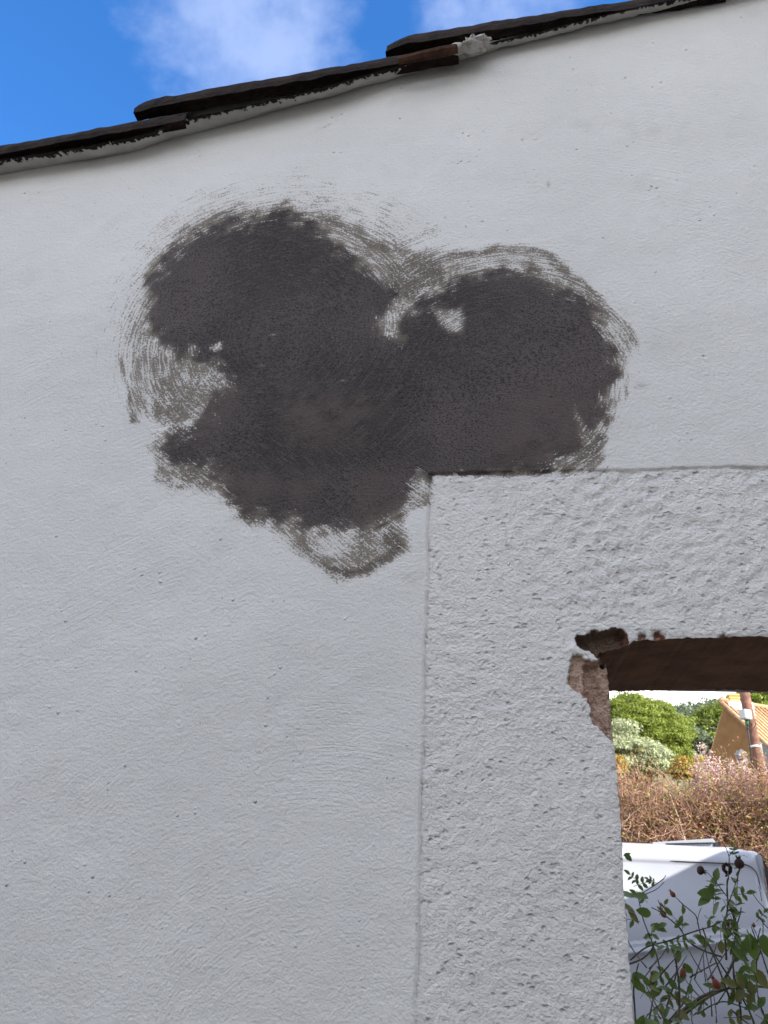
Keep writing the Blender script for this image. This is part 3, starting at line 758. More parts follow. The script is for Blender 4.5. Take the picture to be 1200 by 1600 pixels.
tree('roofline_tree', 'darker tree top behind the roof at the right edge of the window', 'tree', (c.x, 80, gzs(c.x, 80)), (c.x, 80, c.z), (1.6, 1.6, 1.3), 40, 90, .5, .13, L_DARK, .4, .25)
# the far wood as one mass
n = 900; wxs = rng.uniform(-160, 200, n); wys = rng.uniform(110, 185, n); P = []; Nn = []
for x, y in zip(wxs, wys):
    k = 34; u = rng.normal(size=(k, 3)); u /= np.linalg.norm(u, axis=1, keepdims=True); u[:, 2] = np.abs(u[:, 2])
    P.append(np.array([x, y, gzs(x, y)+.3])+u*np.array([2.1, 2.1, 2.6])*(.7+.3*rng.rand(k, 1))); Nn.append(u+rng.normal(size=(k, 3))*.4)
V, Fq = leaf_cards(np.concatenate(P), np.concatenate(Nn), .75, .7)
o = mesh_obj('distant_wood', V, Fq, L_HAZE); tag(o, 'dark green wood covering the distant hill', 'wood', kind='stuff')

# ---- brown tangled hedge
def twig_mesh(starts, dirs, lens, rad, seg=4, wander=.55, droop=0.0):
    n = len(starts); p = starts.copy(); dcur = dirs/np.linalg.norm(dirs, axis=1, keepdims=True)
    rings = []
    for k in range(seg+1):
        a = np.cross(dcur, np.array([.2, .5, .84])); a /= np.linalg.norm(a, axis=1, keepdims=True)+1e-9; b_ = np.cross(dcur, a)
        rr_ = (rad*(1-.75*k/seg))[:, None]
        rings.append(np.stack([p+(a*math.cos(q_)+b_*math.sin(q_))*rr_ for q_ in (0, 2.094, 4.189)], 1))
        p = p+dcur*(lens/seg)[:, None]
        dcur = dcur+rng.normal(size=(n, 3))*wander/seg*1.6; dcur[:, 2] -= droop/seg; dcur /= np.linalg.norm(dcur, axis=1, keepdims=True)
    V = np.stack(rings, 1)                      # n, seg+1, 3, 3
    V = V.reshape(-1, 3); base = (np.arange(n)*(seg+1)*3)[:, None]
    Fq = []
    for k in range(seg):
        for j in range(3): Fq.append(np.concatenate([base+k*3+j, base+k*3+(j+1) % 3, base+(k+1)*3+(j+1) % 3, base+(k+1)*3+j], 1))
    return V, np.concatenate(Fq), p
hedge = empty('hedge', (2.6, 9.2, 0), 'wide tangle of brown bare vines and twigs behind the white van', 'hedge')
HY = 8.6
hz0 = at(1080, 1205, HY).z
n = 26000
hx = rng.uniform(-2.5, 7.5, n)
htop = hz0+.10*np.sin(hx*1.9+.8)+.06*np.sin(hx*4.7)
hzv = rng.uniform(.1, 1, n)**.62*htop
hy = HY+.15+np.abs(rng.normal(size=n))*.45+.25*np.sin(hx*2.3+hzv*3)*.6
P = np.stack([hx, hy, hzv], -1)
D = rng.normal(size=(n, 3)); D[:, 1] -= .2; D[:, 2] += .35*rng.rand(n)
M_TW = leaf_mat('twig_bark', [(0.22, 0.120, 0.080), (0.34, 0.20, 0.13), (0.42, 0.29, 0.21), (0.14, 0.072, 0.05), (0.36, 0.17, 0.11)], .9, 0.0)
V, Fq, ends = twig_mesh(P, D, rng.uniform(.18, .5, n), rng.uniform(.0022, .0055, n), 4, .9, .25)
o = mesh_obj('twigs', V, Fq, M_TW, hedge); o['kind'] = 'stuff'
n2_ = 260; P2 = np.stack([rng.uniform(-2, 7, n2_), HY+.05+rng.rand(n2_)*.5, rng.uniform(.4, hz0-.55, n2_)], -1); D2 = rng.normal(size=(n2_, 3)); D2[:, 1] *= .3
V, Fq, _ = twig_mesh(P2, D2, rng.uniform(.3, .8, n2_), rng.uniform(.007, .013, n2_), 6, .8)
o = mesh_obj('branches', V, Fq, leaf_mat('pale_branch', [(0.34, 0.27, 0.20), (0.25, 0.17, 0.12), (0.42, 0.34, 0.26)], .9, 0.0), hedge); o['kind'] = 'stuff'
q_ = rng.rand(n) < (.22+.55*sst(hzv/htop, .75, 1.0)+.25*(fbm(hx*1.1, hzv*1.6, 2) > .55))
E2 = np.repeat(ends[q_], 3, 0)+rng.normal(size=(q_.sum()*3, 3))*.03
V, Fq = leaf_cards(E2, rng.normal(size=E2.shape)+np.array([.3, -.8, .5]), .016, .55)
o = mesh_obj('leaves', V, Fq, leaf_mat('hedge_leaves', [(0.12, 0.15, 0.03), (0.22, 0.22, 0.04), (0.30, 0.13, 0.05), (0.17, 0.19, 0.035), (0.34, 0.20, 0.06), (0.24, 0.10, 0.06)]), hedge); o['kind'] = 'stuff'
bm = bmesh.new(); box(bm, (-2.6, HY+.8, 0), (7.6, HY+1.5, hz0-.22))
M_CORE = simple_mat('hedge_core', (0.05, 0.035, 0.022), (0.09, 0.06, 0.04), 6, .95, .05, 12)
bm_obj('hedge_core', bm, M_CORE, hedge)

# ---- pink blossom sprays above the hedge
bl_ = empty('blossom_shrub', (2.9, 9.6, 0), 'shrub of upright pink blossom sprays above the hedge in front of the house', 'shrub')
L_PINK = leaf_mat('pink_petals', [(0.44, 0.29, 0.27), (0.56, 0.42, 0.41), (0.34, 0.20, 0.17), (0.62, 0.50, 0.48)], .7, .3)
St, Di, Le = [], [], []
sprays = [(1089,1175),(1098,1160),(1112,1172),(1120,1190),(1085,1195),(1105,1185),(1127,1192),(1135,1182),(1142,1190),(1157,1170),(1160,1185),(1166,1195),(1197,1185),(1096,1200),(1150,1198),(1175,1198),(1115,1200),(1130,1200),(1090,1185),(1145,1203),(1118,1178),(1104,1196)]
Pp = []
for px, py in sprays:
    for _ in range(2):
        tp = at(px+random.uniform(-4, 4), py+random.uniform(-3, 7), 9.3+random.uniform(-.2, .3)); b0 = Vector((tp.x+random.uniform(-.12, .12), tp.y, tp.z-.75))
        St.append(tuple(b0)); Di.append(tuple((tp-b0).normalized())); Le.append((tp-b0).length)
        for k in range(60):
            f = random.uniform(.35, 1.0); Pp.append(tuple(b0.lerp(tp, f)+Vector((random.gauss(0, .024), random.gauss(0, .024), random.gauss(0, .02)))))
V, Fq, _ = twig_mesh(np.array(St), np.array(Di), np.array(Le), np.full(len(St), .006), 4, .12)
o = mesh_obj('stems', V, Fq, M_TW, bl_); o['kind'] = 'stuff'
Pp = np.array(Pp); V, Fq = leaf_cards(Pp, rng.normal(size=Pp.shape)+np.array([0, -.6, .4]), .013, .8)
o = mesh_obj('blossom', V, Fq, L_PINK, bl_); o['kind'] = 'stuff'
# small blue-grey shrub between blossom and pole
c = at(1159, 1192, 10.5)
tree('grey_shrub', 'narrow blue grey shrub between the pink blossom and the pole', 'shrub', (c.x, 10.5, 0), (c.x, 10.5, c.z), (.05, .05, .16), 26, 60, .05, .011, leaf_mat('grey_leaves', [(0.22, 0.25, 0.27), (0.30, 0.33, 0.36), (0.16, 0.19, 0.19)]), .5, .015, low=-.9, shell=.3, limbs=4)

# ================================================================== HOUSE
M_OCHRE = simple_mat('ochre_render', (0.155, 0.080, 0.030), (0.19, 0.10, 0.042), 1.2, .9, .004, 30)
M_ROOFT = simple_mat('roof_clay', (0.40, 0.22, 0.11), (0.52, 0.33, 0.19), 5, .9, .01, 20)
M_WHITE = simple_mat('white_trim', (0.70, 0.70, 0.68), (0.62, 0.62, 0.60), 3, .6)
M_CHIM = simple_mat('chimney_ochre', (0.55, 0.36, 0.12), (0.62, 0.42, 0.16), 4, .9)
M_GLASS = simple_mat('dark_glass', (0.02, 0.025, 0.03), (0.03, 0.035, 0.04), 2, .08, spec=.6)
HYd = 50.0
apex = at(1132, 1101, HYd); ga = R(60)
nv = Vector((-math.sin(ga), -math.cos(ga), 0)); eu = Vector((math.cos(ga), -math.sin(ga), 0)); ev = -nv
def gp(px, py):
    dd = Vector(ray(px, py)); c0 = Vector(EYE); t_ = ((apex-c0).dot(nv))/dd.dot(nv); P_ = c0+dd*t_; return ((P_-apex).dot(eu), P_.z-apex.z)
uR, zR = gp(1198, 1163); uL, zL = gp(1109, 1182)
house = empty('tiled_house', (apex.x, apex.y, gzs(apex.x, apex.y)), 'ochre rendered house with pantile roof and chimney beyond the hedge', 'house')
def hp(u, z, v): return apex+eu*u+ev*v+Vector((0, 0, z))
zb = gzs(apex.x, apex.y)-apex.z-.6; LEN = 16
kR = zR/uR; uE = uR*1.25; zE = kR*uE
uMid, zMid = gp(1124, 1128)
poly = [(0, 0), (uE, zE), (uE, zb), (uL*1.12, zb), (uL, zL), (uMid, zMid)]
V = [hp(u, z, 0) for u, z in poly]+[hp(u, z, LEN) for u, z in poly]; k = len(poly)
mesh_obj('wall', V, [tuple(range(k)), tuple(reversed(range(k, 2*k)))]+[(i, i+k, (i+1) % k+k, (i+1) % k) for i in range(k)], M_OCHRE, house)
# roof slab (right slope) with barrel rows
def slab(name, u0, z0, u1, z1, v0, v1, th, mat):
    n_ = Vector((0, 0, th)); P_ = [hp(u0, z0, v0), hp(u1, z1, v0), hp(u1, z1, v1), hp(u0, z0, v1)]
    return mesh_obj(name, [p for p in P_]+[p+n_ for p in P_], [(3, 2, 1, 0), (4, 5, 6, 7), (0, 1, 5, 4), (1, 2, 6, 5), (2, 3, 7, 6), (3, 0, 4, 7)], mat, house)
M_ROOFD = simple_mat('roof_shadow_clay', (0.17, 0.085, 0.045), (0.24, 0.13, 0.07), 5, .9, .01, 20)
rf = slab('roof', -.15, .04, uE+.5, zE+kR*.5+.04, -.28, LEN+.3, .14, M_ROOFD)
slab('roof', -.02, .03, uL-.10, zL-.02, .05, LEN+.3, .08, M_ROOFT)
bm = bmesh.new(); nrow = 46
for i in range(nrow):
    v = -.22+i*.36
    a, b_ = hp(-.05, .22, v), hp(uE+.55, zE+kR*.55+.22, v)
    tube(bm, [a, b_], .105, 6)
o = bm_obj('roof_tiles', bm, M_ROOFT, house, True); o['kind'] = 'stuff'
bm = bmesh.new(); tube(bm, [hp(0, .26, -.3), hp(0, .26, LEN)], .15, 8); bm_obj('ridge', bm, M_ROOFT, house, True)
# chimney
cb = hp(.55, .1, 1.6)
cz = at(1147, 1084, 51).z
ch = None
tcx = at(1146, 1090, cb.y).x
bm = bmesh.new(); box(bm, (tcx-.5, cb.y-.6, cb.z-.8), (tcx+.95, cb.y+.5, cb.z+.02)); bm_obj('flashing', bm, M_WHITE, house)
bm = bmesh.new(); box(bm, (tcx-.28, cb.y-.28, cb.z-.3), (tcx+.28, cb.y+.28, at(1147, 1090, cb.y).z)); ch = bm_obj('chimney', bm, M_CHIM, house)
zt_ = at(1147, 1090, cb.y).z
bm = bmesh.new(); box(bm, (tcx-.40, cb.y-.40, zt_+.02), (tcx+.40, cb.y+.40, zt_+.17), .04); box(bm, (tcx-.33, cb.y-.33, zt_-.10), (tcx+.33, cb.y+.33, zt_+.02)); bm_obj('cap', bm, M_CHIM, ch)
# door/window and downpipe on the gable's right end
wu, wz = gp(1199, 1180)
bm = bmesh.new(); P_ = [hp(wu-.35, wz-1.6, -.05), hp(wu+.9, wz-1.6, -.05), hp(wu+.9, wz+.8, -.05), hp(wu-.35, wz+.8, -.05)]
wf = mesh_obj('window', [p for p in P_]+[p+ev*.12 for p in P_], [(0, 1, 2, 3), (7, 6, 5, 4), (0, 4, 5, 1), (1, 5, 6, 2), (2, 6, 7, 3), (3, 7, 4, 0)], M_WHITE, house)
P_ = [hp(wu-.22, wz-1.45, -.06), hp(wu+.8, wz-1.45, -.06), hp(wu+.8, wz+.66, -.06), hp(wu-.22, wz+.66, -.06)]
mesh_obj('pane', P_, [(0, 1, 2, 3)], M_GLASS, wf)

# ================================================================== UTILITY POLE
M_BOX = simple_mat('grey_plastic', (0.36, 0.38, 0.37), (0.40, 0.42, 0.41), 3, .6)
M_POLE = simple_mat('pole_wood', (0.11, 0.052, 0.036), (0.18, 0.095, 0.07), 9, .9, .01, 30)
pY = 14.0
pt_, pb = at(1162, 1077, pY), at(1188, 1206, pY); dpl = (pt_-pb).normalized()
p0 = pb-dpl*((pb.z-.0)/dpl.z); p1 = pt_+dpl*3.2
pole = empty('utility_pole', tuple(p0), 'leaning brown wooden utility pole with a white junction box', 'pole')
bm = bmesh.new(); tube(bm, [p0-dpl*.3, p0.lerp(p1, .5), p1], [.105, .095, .08], 14); bm_obj('pole_shaft', bm, M_POLE, pole, True)
bc = at(1163, 1117, pY-.16)
bm = bmesh.new(); box(bm, (bc.x-.085, bc.y-.10, bc.z-.085), (bc.x+.085, bc.y+.05, bc.z+.085), .012, Matrix.Rotation(R(32), 3, 'Z'), bc); bm_obj('junction_box', bm, M_BOX, pole, False)
M_GRN = simple_mat('green_cable', (0.01, 0.16, 0.07), (0.02, 0.22, 0.10), 5, .5)
M_BLK = simple_mat('black_cable', (0.015, 0.015, 0.015), (0.03, 0.03, 0.03), 5, .6)
bm = bmesh.new(); tube(bm, [at(1167, 1124, pY-.12), at(1168, 1133, pY-.13)], .022, 8); bm_obj('conduit', bm, M_GRN, pole, True)
bm = bmesh.new(); tube(bm, [at(1167, 1122, pY-.12), at(1171, 1160, pY-.12), at(1176, 1206, pY-.12)], .012, 6); bm_obj('cable', bm, M_BLK, pole, True)
bm = bmesh.new()
lp = [at(1172+9*math.cos(a), 1130+8*math.sin(a)*1.1, pY-.13) for a in np.linspace(-1.9, 2.2, 12)]
tube(bm, lp, .006, 5); bm_obj('wire_loop', bm, M_BLK, pole, True)
bandc = pb+(pt_-pb)*((1206-1168)/(1206-1077))
bm = bmesh.new(); tube(bm, [bandc-dpl*.018, bandc+dpl*.018], .104, 14); bm_obj('steel_band', bm, M_WHITE, pole, True)
bm = bmesh.new(); tube(bm, [p1, p1+Vector((6, 5, -.3)), p1+Vector((14, 12, .1))], .008, 4); bm_obj('cable', bm, M_BLK, pole)

# ================================================================== VAN
M_VAN = simple_mat('van_paint', (0.265, 0.275, 0.305), (0.25, 0.26, 0.29), 2, .28, spec=.5)
M_RUB = simple_mat('black_rubber', (0.012, 0.012, 0.013), (0.02, 0.02, 0.02), 20, .7)
M_ALU = simple_mat('wheel_steel', (0.35, 0.35, 0.36), (0.45, 0.45, 0.46), 8, .4, metallic=.6)
van = empty('delivery_van', (0, 5.5, 0), 'white panel van parked beyond the window with sun on its roof corner', 'van')
VY = 5.5; ZR = at(1150, 1327, VY+.12).z; xr = at(1197, 1345, VY).x+.03; xl = xr-4.2
wheel_x = at(1184, 1600, VY).x+.04; fx = wheel_x-2.65
gx0, gx1 = xr-1.75, at(1190, 1360, VY).x; gz1 = at(1150, 1349, VY).z; gz0 = at(1060, 1500, VY).z-.02
def side_y(x, z):
    y = np.zeros_like(x)
    y += .13*sst(z, 1.15, ZR-.02)**1.5+.05*sst(z, .9, .3)
    # rounded shoulder
    sh = ZR-.10; y += np.where(z > sh, .12*(1-np.sqrt(np.clip(1-((z-sh)/.10)**2, 0, 1))), 0)
    y += np.where(x > xr-.10, .13*(1-np.sqrt(np.clip(1-((x-xr+.10)/.10)**2, 0, 1))), 0)
    # crease that rises to the rear
    zc2 = at(990, 1488, VY).z+(x-at(990, 1488, VY).x)*(at(1200, 1464, VY).z-at(990, 1488, VY).z)/(at(1200, 1464, VY).x-at(990, 1488, VY).x)
    dz = z-zc2
    y += -.016*np.exp(-(dz/.018)**2)+.018*sst(-dz, 0, .07)*(1-sst(-dz, .2, .45))
    # pressed panel above
    qx = np.maximum(np.abs(x-(gx0+gx1)/2)-(gx1-gx0)/2+.09, 0); qz = np.maximum(np.abs(z-(gz0+gz1)/2)-(gz1-gz0)/2+.09, 0)
    sd = np.hypot(qx, qz)-.09
    y += .008*sst(-sd, 0, .02)*(z > zc2+.06)
    for wx_ in (wheel_x, fx):
        rr_ = np.hypot(x-wx_, z-.33); y += -.02*np.exp(-((rr_-.40)/.03)**2)
    return y
vx = np.unique(np.concatenate([np.linspace(xl+.9, xr, 300), np.linspace(xl+.9, xl+1.6, 10)])); vz = np.linspace(.22, ZR, 170)
VX, VZ = np.meshgrid(vx, vz, indexing='ij')
VYY = VY+side_y(VX, VZ)
cx_, cz_ = (VX[:-1, :-1]+VX[1:, 1:])/2, (VZ[:-1, :-1]+VZ[1:, 1:])/2
kp = (np.hypot(cx_-wheel_x, cz_-.33) > .385) & (np.hypot(cx_-fx, cz_-.33) > .385)
I, J = np.where(kp); nz_ = len(vz); Fq = np.stack([I*nz_+J, (I+1)*nz_+J, (I+1)*nz_+J+1, I*nz_+J+1], -1)
V = np.stack([VX, VYY, VZ], -1).reshape(-1, 3)
mesh_obj('side_panel', V, Fq, M_VAN, van, True)
V2 = V.copy(); V2[:, 1] = 2*VY+1.75-V[:, 1]; mesh_obj('side_panel', V2, Fq[:, ::-1], M_VAN, van, True)
sm = []
for k in range(30):
    sx_ = at(1052, 1350, VY).x; sm.append((sx_+(gx1-.09-sx_)*k/29, gz1))
for k in range(1, 9):
    a = k/8*math.pi/2; sm.append((gx1-.09+.09*math.sin(a), gz1-.09+.09*math.cos(a)))
for k in range(1, 5): sm.append((gx1, gz1-.09-.02*k))
bm = bmesh.new(); tube(bm, [(x, VY+float(side_y(np.array([x]), np.array([z]))[0])-.001, z) for x, z in sm], [.001, .002, .003]+[.0036]*(len(sm)-7)+[.004, .003, .002, .001], 6)
bm_obj('groove_shade', bm, M_RUB, van, True)  # dark tube draws the shaded groove line of the pressed panel
# roof skin
ysh = VYY[150, -1]
ry = np.linspace(0, 1, 24); rx_ = np.linspace(xl+.95, xr, 80); RX, RY = np.meshgrid(rx_, ry, indexing='ij')
e = side_y(RX, RX*0+ZR); y0_ = VY+e; y1_ = VY+1.75-e
RYY = y0_+(y1_-y0_)*RY; RZ = ZR+.045*np.sin(RY*math.pi)**.7-.03*sst(RX, xr-.12, xr)
I, J = np.meshgrid(np.arange(79), np.arange(23), indexing='ij'); Fq = np.stack([I*24+J, (I+1)*24+J, (I+1)*24+J+1, I*24+J+1], -1).reshape(-1, 4)
mesh_obj('roof', np.stack([RX, RYY, RZ], -1).reshape(-1, 3), Fq, M_VAN, van, True)
# rear doors
bm = bmesh.new(); box(bm, (xr-.05, VY+.13, .28), (xr-.012, VY+1.62, ZR-.03), .01); rd = bm_obj('rear_door', bm, M_VAN, van)
bm = bmesh.new(); box(bm, (xr-.012, VY+.3, 1.15), (xr-.004, VY+1.45, 1.68), 0); bm_obj('window', bm, M_GLASS, rd)
bm = bmesh.new(); tube(bm, [(xr-.002, VY+.10, 1.0), (xr-.002, VY+.12, ZR-.12), (xr-.004, VY+.2, ZR-.035), (xr-.004, VY+1.5, ZR-.03)], .014, 6); bm_obj('door_seal', bm, M_RUB, van, True)
bm = bmesh.new(); box(bm, (xr-.03, VY+.02, .28), (xr+.06, VY+1.73, .52), .03); bm_obj('bumper', bm, M_RUB, van)
for yy in (VY+.03, VY+1.63):
    bm = bmesh.new(); box(bm, (xr-.05, yy, .85), (xr+.005, yy+.09, 1.35), .01); bm_obj('tail_light', bm, simple_mat('red_lens', (.35, .01, .01), (.3, .01, .01), 3, .2), van)
# cab: hood, windscreen, front
prof = [(xl+.95, .28), (xl+.02, .28), (xl, .6), (xl+.08, .88), (xl+.75, 1.08), (xl+1.30, ZR-.05), (xl+.95+.5, ZR)]
V = [(x, VY+.06 if z < 1.2 else VY+.20, z) for x, z in prof]+[(x, VY+1.69 if z < 1.2 else VY+1.55, z) for x, z in prof]; k = len(prof)
mesh_obj('hood', V, [tuple(range(k)), tuple(reversed(range(k, 2*k)))]+[(i, i+k, (i+1) % k+k, (i+1) % k) for i in range(k)], M_VAN, van)
bm = bmesh.new(); ws = [(xl+.80, VY+.2, 1.12), (xl+1.27, VY+.27, ZR-.10), (xl+1.27, VY+1.48, ZR-.10), (xl+.80, VY+1.55, 1.12)]
vs = [bm.verts.new((x-.012, y, z+.006)) for x, y, z in ws]; bm.faces.new(vs); bm_obj('windscreen', bm, M_GLASS, van)
fd = mesh_obj('front_door', [(xl+1.15, VY+.001, .45), (xl+2.1, VY+.001, .45), (xl+2.1, VY+.0, 1.2), (xl+1.15, VY+.0, 1.2)], [(0, 1, 2, 3)], M_VAN, van)
mesh_obj('window', [(xl+1.3, VY+.0, 1.16), (xl+2.05, VY+.0, 1.16), (xl+2.05, VY+.075, 1.68), (xl+1.5, VY+.075, 1.68)], [(0, 1, 2, 3)], M_GLASS, fd)
bm = bmesh.new(); box(bm, (xl-.01, VY+.15, .68), (xl+.08, VY+.45, .84), .02); bm_obj('headlight', bm, M_WHITE, van)
bm = bmesh.new(); box(bm, (xl-.01, VY+1.3, .68), (xl+.08, VY+1.6, .84), .02); bm_obj('headlight', bm, M_WHITE, van)
for wx_ in (wheel_x, fx):
    for wy_, sg in ((VY+.10, 1), (VY+1.65, -1)):
        bm = bmesh.new(); tube(bm, [(wx_, wy_-.02*sg, .325), (wx_, wy_, .325), (wx_, wy_+.18*sg, .325), (wx_, wy_+.2*sg, .325)], [.30, .325, .325, .30], 28); wh = bm_obj('wheel', bm, M_RUB, van, False)
        bm = bmesh.new(); tube(bm, [(wx_, wy_-.03*sg, .325), (wx_, wy_+.02*sg, .325)], [.19, .215], 24); bm_obj('rim', bm, M_ALU, wh)
        bm = bmesh.new(); tube(bm, [(wx_, wy_+.10*sg, .33), (wx_, wy_+.42*sg, .33)], .385, 24); bm_obj('wheel_well', bm, M_RUB, van)
# tilted roof hatch with a dark end
ha, hb = at(1040, 1321, VY+.5), at(1113, 1310, VY+.5)
V = []
for dy in (0, .55):
    V += [(ha.x-.1, VY+.5+dy, ZR+.01), (hb.x, VY+.5+dy, ZR+.01), (hb.x+.02, VY+.5+dy, hb.z-.022), (hb.x+.005, VY+.5+dy, hb.z), (ha.x-.1, VY+.5+dy, ZR+.045)]
mesh_obj('roof_hatch', V, [(0, 1, 2, 3, 4), (9, 8, 7, 6, 5)]+[(i, i+5, (i+1) % 5+5, (i+1) % 5) for i in range(5)], M_VAN, van)
bm = bmesh.new(); box(bm, (hb.x+.003, VY+.49, ZR+.015), (hb.x+.05, VY+1.06, hb.z-.03), .006); bm_obj('hatch_end', bm, M_RUB, van)
bm = bmesh.new(); tube(bm, [(ha.x, VY+.487, ZR+.035), (hb.x, VY+.487, hb.z-.035)], .006, 6); bm_obj('hatch_seal', bm, M_RUB, van)

# ================================================================== ROSE BUSH
M_STEM = simple_mat('rose_stem', (0.030, 0.026, 0.016), (0.065, 0.060, 0.028), 30, .7, .001, 200)
M_STEM2 = simple_mat('old_rose_cane', (0.075, 0.062, 0.038), (0.12, 0.10, 0.06), 30, .8, .002, 200)
L_ROSE = leaf_mat('rose_leaf', [(0.045, 0.080, 0.014), (0.085, 0.135, 0.020)], .45, .30, .4)
L_ROSE2 = leaf_mat('bronze_rose_leaf', [(0.12, 0.095, 0.025), (0.085, 0.105, 0.02)], .45, .30, .4)
M_HIP = simple_mat('rose_hip', (0.15, 0.050, 0.020), (0.10, 0.040, 0.018), 60, .5)
M_HIPR = simple_mat('red_rose_hip', (0.20, 0.032, 0.014), (0.13, 0.026, 0.012), 60, .4)
M_DEAD = simple_mat('dry_hip', (0.022, 0.012, 0.010), (0.05, 0.022, 0.014), 60, .9)
rose = empty('rose_bush', (.45, .85, 0), 'leggy rose bush with sparse leaves and hips in front of the van', 'bush')
rb = random.Random(21)
stem_pts = []
def cane(pts, r0, r1, Y=.85, dY=0.0, mat=M_STEM, n=6, thorns=True):
    n_ = len(pts); P_ = []
    off = [rb.uniform(-.04, .04) for _ in pts]
    for i, p in enumerate(pts): P_.append(at(p[0], p[1], Y+dY*i/max(1, n_-1)+off[i]*.5))
    # smooth by Catmull-Rom
    Q = []
    for i in range(n_-1):
        a, b_, c, e = P_[max(i-1, 0)], P_[i], P_[i+1], P_[min(i+2, n_-1)]
        for s in range(4):
            u = s/4; Q.append(.5*((2*b_)+(c-a)*u+(2*a-5*b_+4*c-e)*u*u+(3*b_-a-3*c+e)*u**3))
    Q.append(P_[-1]); m_ = len(Q)
    rs = [(r0+(r1-r0)*i/(m_-1))*(1+rb.uniform(-.10, .18)) for i in range(m_)]
    bm = bmesh.new(); tube(bm, Q, rs, n)
    if thorns:
        for i in range(1, m_-1):
            if rb.random() < .28:
                dd = Vector((rb.uniform(-1, 1), rb.uniform(-.6, .6), rb.uniform(-.2, .6))).normalized()
                tube(bm, [Q[i], Q[i]+dd*rs[i]*3.0], [rs[i]*.7, rs[i]*.08], 4)
    bm_obj('stem', bm, mat, rose, True)
    for i, q__ in enumerate(Q): stem_pts.append((q__, i/(m_-1)))
    return Q
mm_ = .001
C = cane
# thick old canes bottom
C([(1010,1640),(1045,1598),(1085,1565),(1120,1545),(1140,1515),(1152,1480),(1148,1440),(1136,1400),(1138,1370)], 4.6*mm_, 1.3*mm_, .86, .05, M_STEM2)
C([(1030,1640),(1065,1590),(1100,1562),(1135,1545),(1170,1540),(1215,1545)], 3.6*mm_, 2.2*mm_, .84, .02, M_STEM2)
C([(1138,1375),(1139,1352),(1139,1338),(1133,1322),(1131,1318)], 1.3*mm_, .7*mm_, .9, 0)
C([(1139,1338),(1145,1330),(1155,1326),(1160,1326)], .9*mm_, .5*mm_, .9, 0)
C([(1135,1500),(1133,1450),(1137,1415),(1136,1380),(1138,1372),(1137,1362)], 2.2*mm_, 1.2*mm_, .88)
C([(1137,1415),(1148,1385),(1156,1358),(1157,1348)], 1.2*mm_, .8*mm_, .88)
C([(1150,1400),(1152,1380),(1155,1358)], 1.0*mm_, .7*mm_, .89)
C([(1135,1400),(1120,1380),(1108,1366),(1101,1360)], 1.0*mm_, .7*mm_, .88)
C([(1100,1480),(1092,1450),(1088,1432),(1078,1422),(1066,1412),(1054,1400)], 1.5*mm_, .8*mm_, .85)
C([(1090,1438),(1093,1425),(1096,1418)], .9*mm_, .6*mm_, .85)
C([(1140,1560),(1120,1505),(1105,1470),(1098,1450)], 2.0*mm_, 1.4*mm_, .84)
C([(1128,1495),(1098,1485),(1075,1470),(1062,1450),(1045,1435),(1030,1424),(1018,1418)], 1.9*mm_, 1.0*mm_, .83)
C([(1038,1430),(1032,1416),(1028,1406)], 1.0*mm_, .7*mm_, .83)
C([(985,1500),(1010,1480),(1045,1470),(1080,1457),(1110,1448),(1126,1440)], 1.8*mm_, 1.2*mm_, .8)
C([(978,1508),(1000,1500),(1015,1488),(1025,1470)], 1.8*mm_, 1.3*mm_, .8)
C([(1034,1535),(1028,1500),(1018,1470),(1008,1445),(1002,1425),(998,1405),(995,1392)], 1.7*mm_, .9*mm_, .78)
C([(1004,1395),(1020,1385),(1036,1374),(1040,1368)], 1.1*mm_, .8*mm_, .78)
C([(1006,1398),(1025,1390),(1038,1378)], 1.0*mm_, .7*mm_, .78)
C([(996,1640),(992,1580),(990,1545),(994,1520),(998,1505)], 2.2*mm_, 1.2*mm_, .78)
C([(1008,1640),(1015,1590),(1020,1560),(1020,1530)], 2.0*mm_, 1.2*mm_, .8)
C([(1035,1620),(1040,1580),(1052,1540),(1058,1510),(1054,1490)], 2.2*mm_, 1.4*mm_, .82, 0, M_STEM2)
C([(1060,1600),(1062,1560),(1060,1530),(1056,1505),(1053,1492)], 2.2*mm_, 1.4*mm_, .8)
C([(1040,1600),(1066,1570),(1075,1545),(1080,1530),(1082,1520)], 1.6*mm_, 1.0*mm_, .83)
C([(1085,1530),(1095,1545),(1105,1556),(1110,1550)], .9*mm_, .7*mm_, .8)
C([(1078,1527),(1090,1520),(1105,1512),(1118,1505)], 1.5*mm_, 1.2*mm_, .84)
C([(1150,1640),(1158,1590),(1150,1540),(1145,1500),(1150,1450),(1146,1425)], 2.4*mm_, 1.4*mm_, .9)
C([(1190,1640),(1175,1590),(1160,1560),(1145,1535),(1125,1505),(1110,1480)], 2.4*mm_, 1.5*mm_, .88)
C([(1144,1425),(1150,1445),(1156,1430),(1158,1418)], 1.5*mm_, 1.2*mm_, .9)
C([(1200,1600),(1185,1560),(1182,1510),(1184,1470),(1188,1450)], 2.0*mm_, 1.2*mm_, .9)
C([(1215,1560),(1200,1520),(1190,1490),(1180,1465),(1174,1448)], 1.8*mm_, 1.0*mm_, .9)
C([(1215,1445),(1195,1420),(1182,1405),(1176,1395)], 1.1*mm_, .8*mm_, .86)
C([(1190,1408),(1188,1395),(1185,1385)], .8*mm_, .6*mm_, .86)
C([(1210,1460),(1195,1445),(1186,1432),(1184,1422)], 1.1*mm_, .8*mm_, .86)
C([(1186,1470),(1180,1455),(1175,1446),(1174,1444)], .9*mm_, .7*mm_, .86)
C([(1090,1585),(1110,1572),(1130,1565),(1150,1570),(1165,1575)], 1.4*mm_, 1.1*mm_, .87)
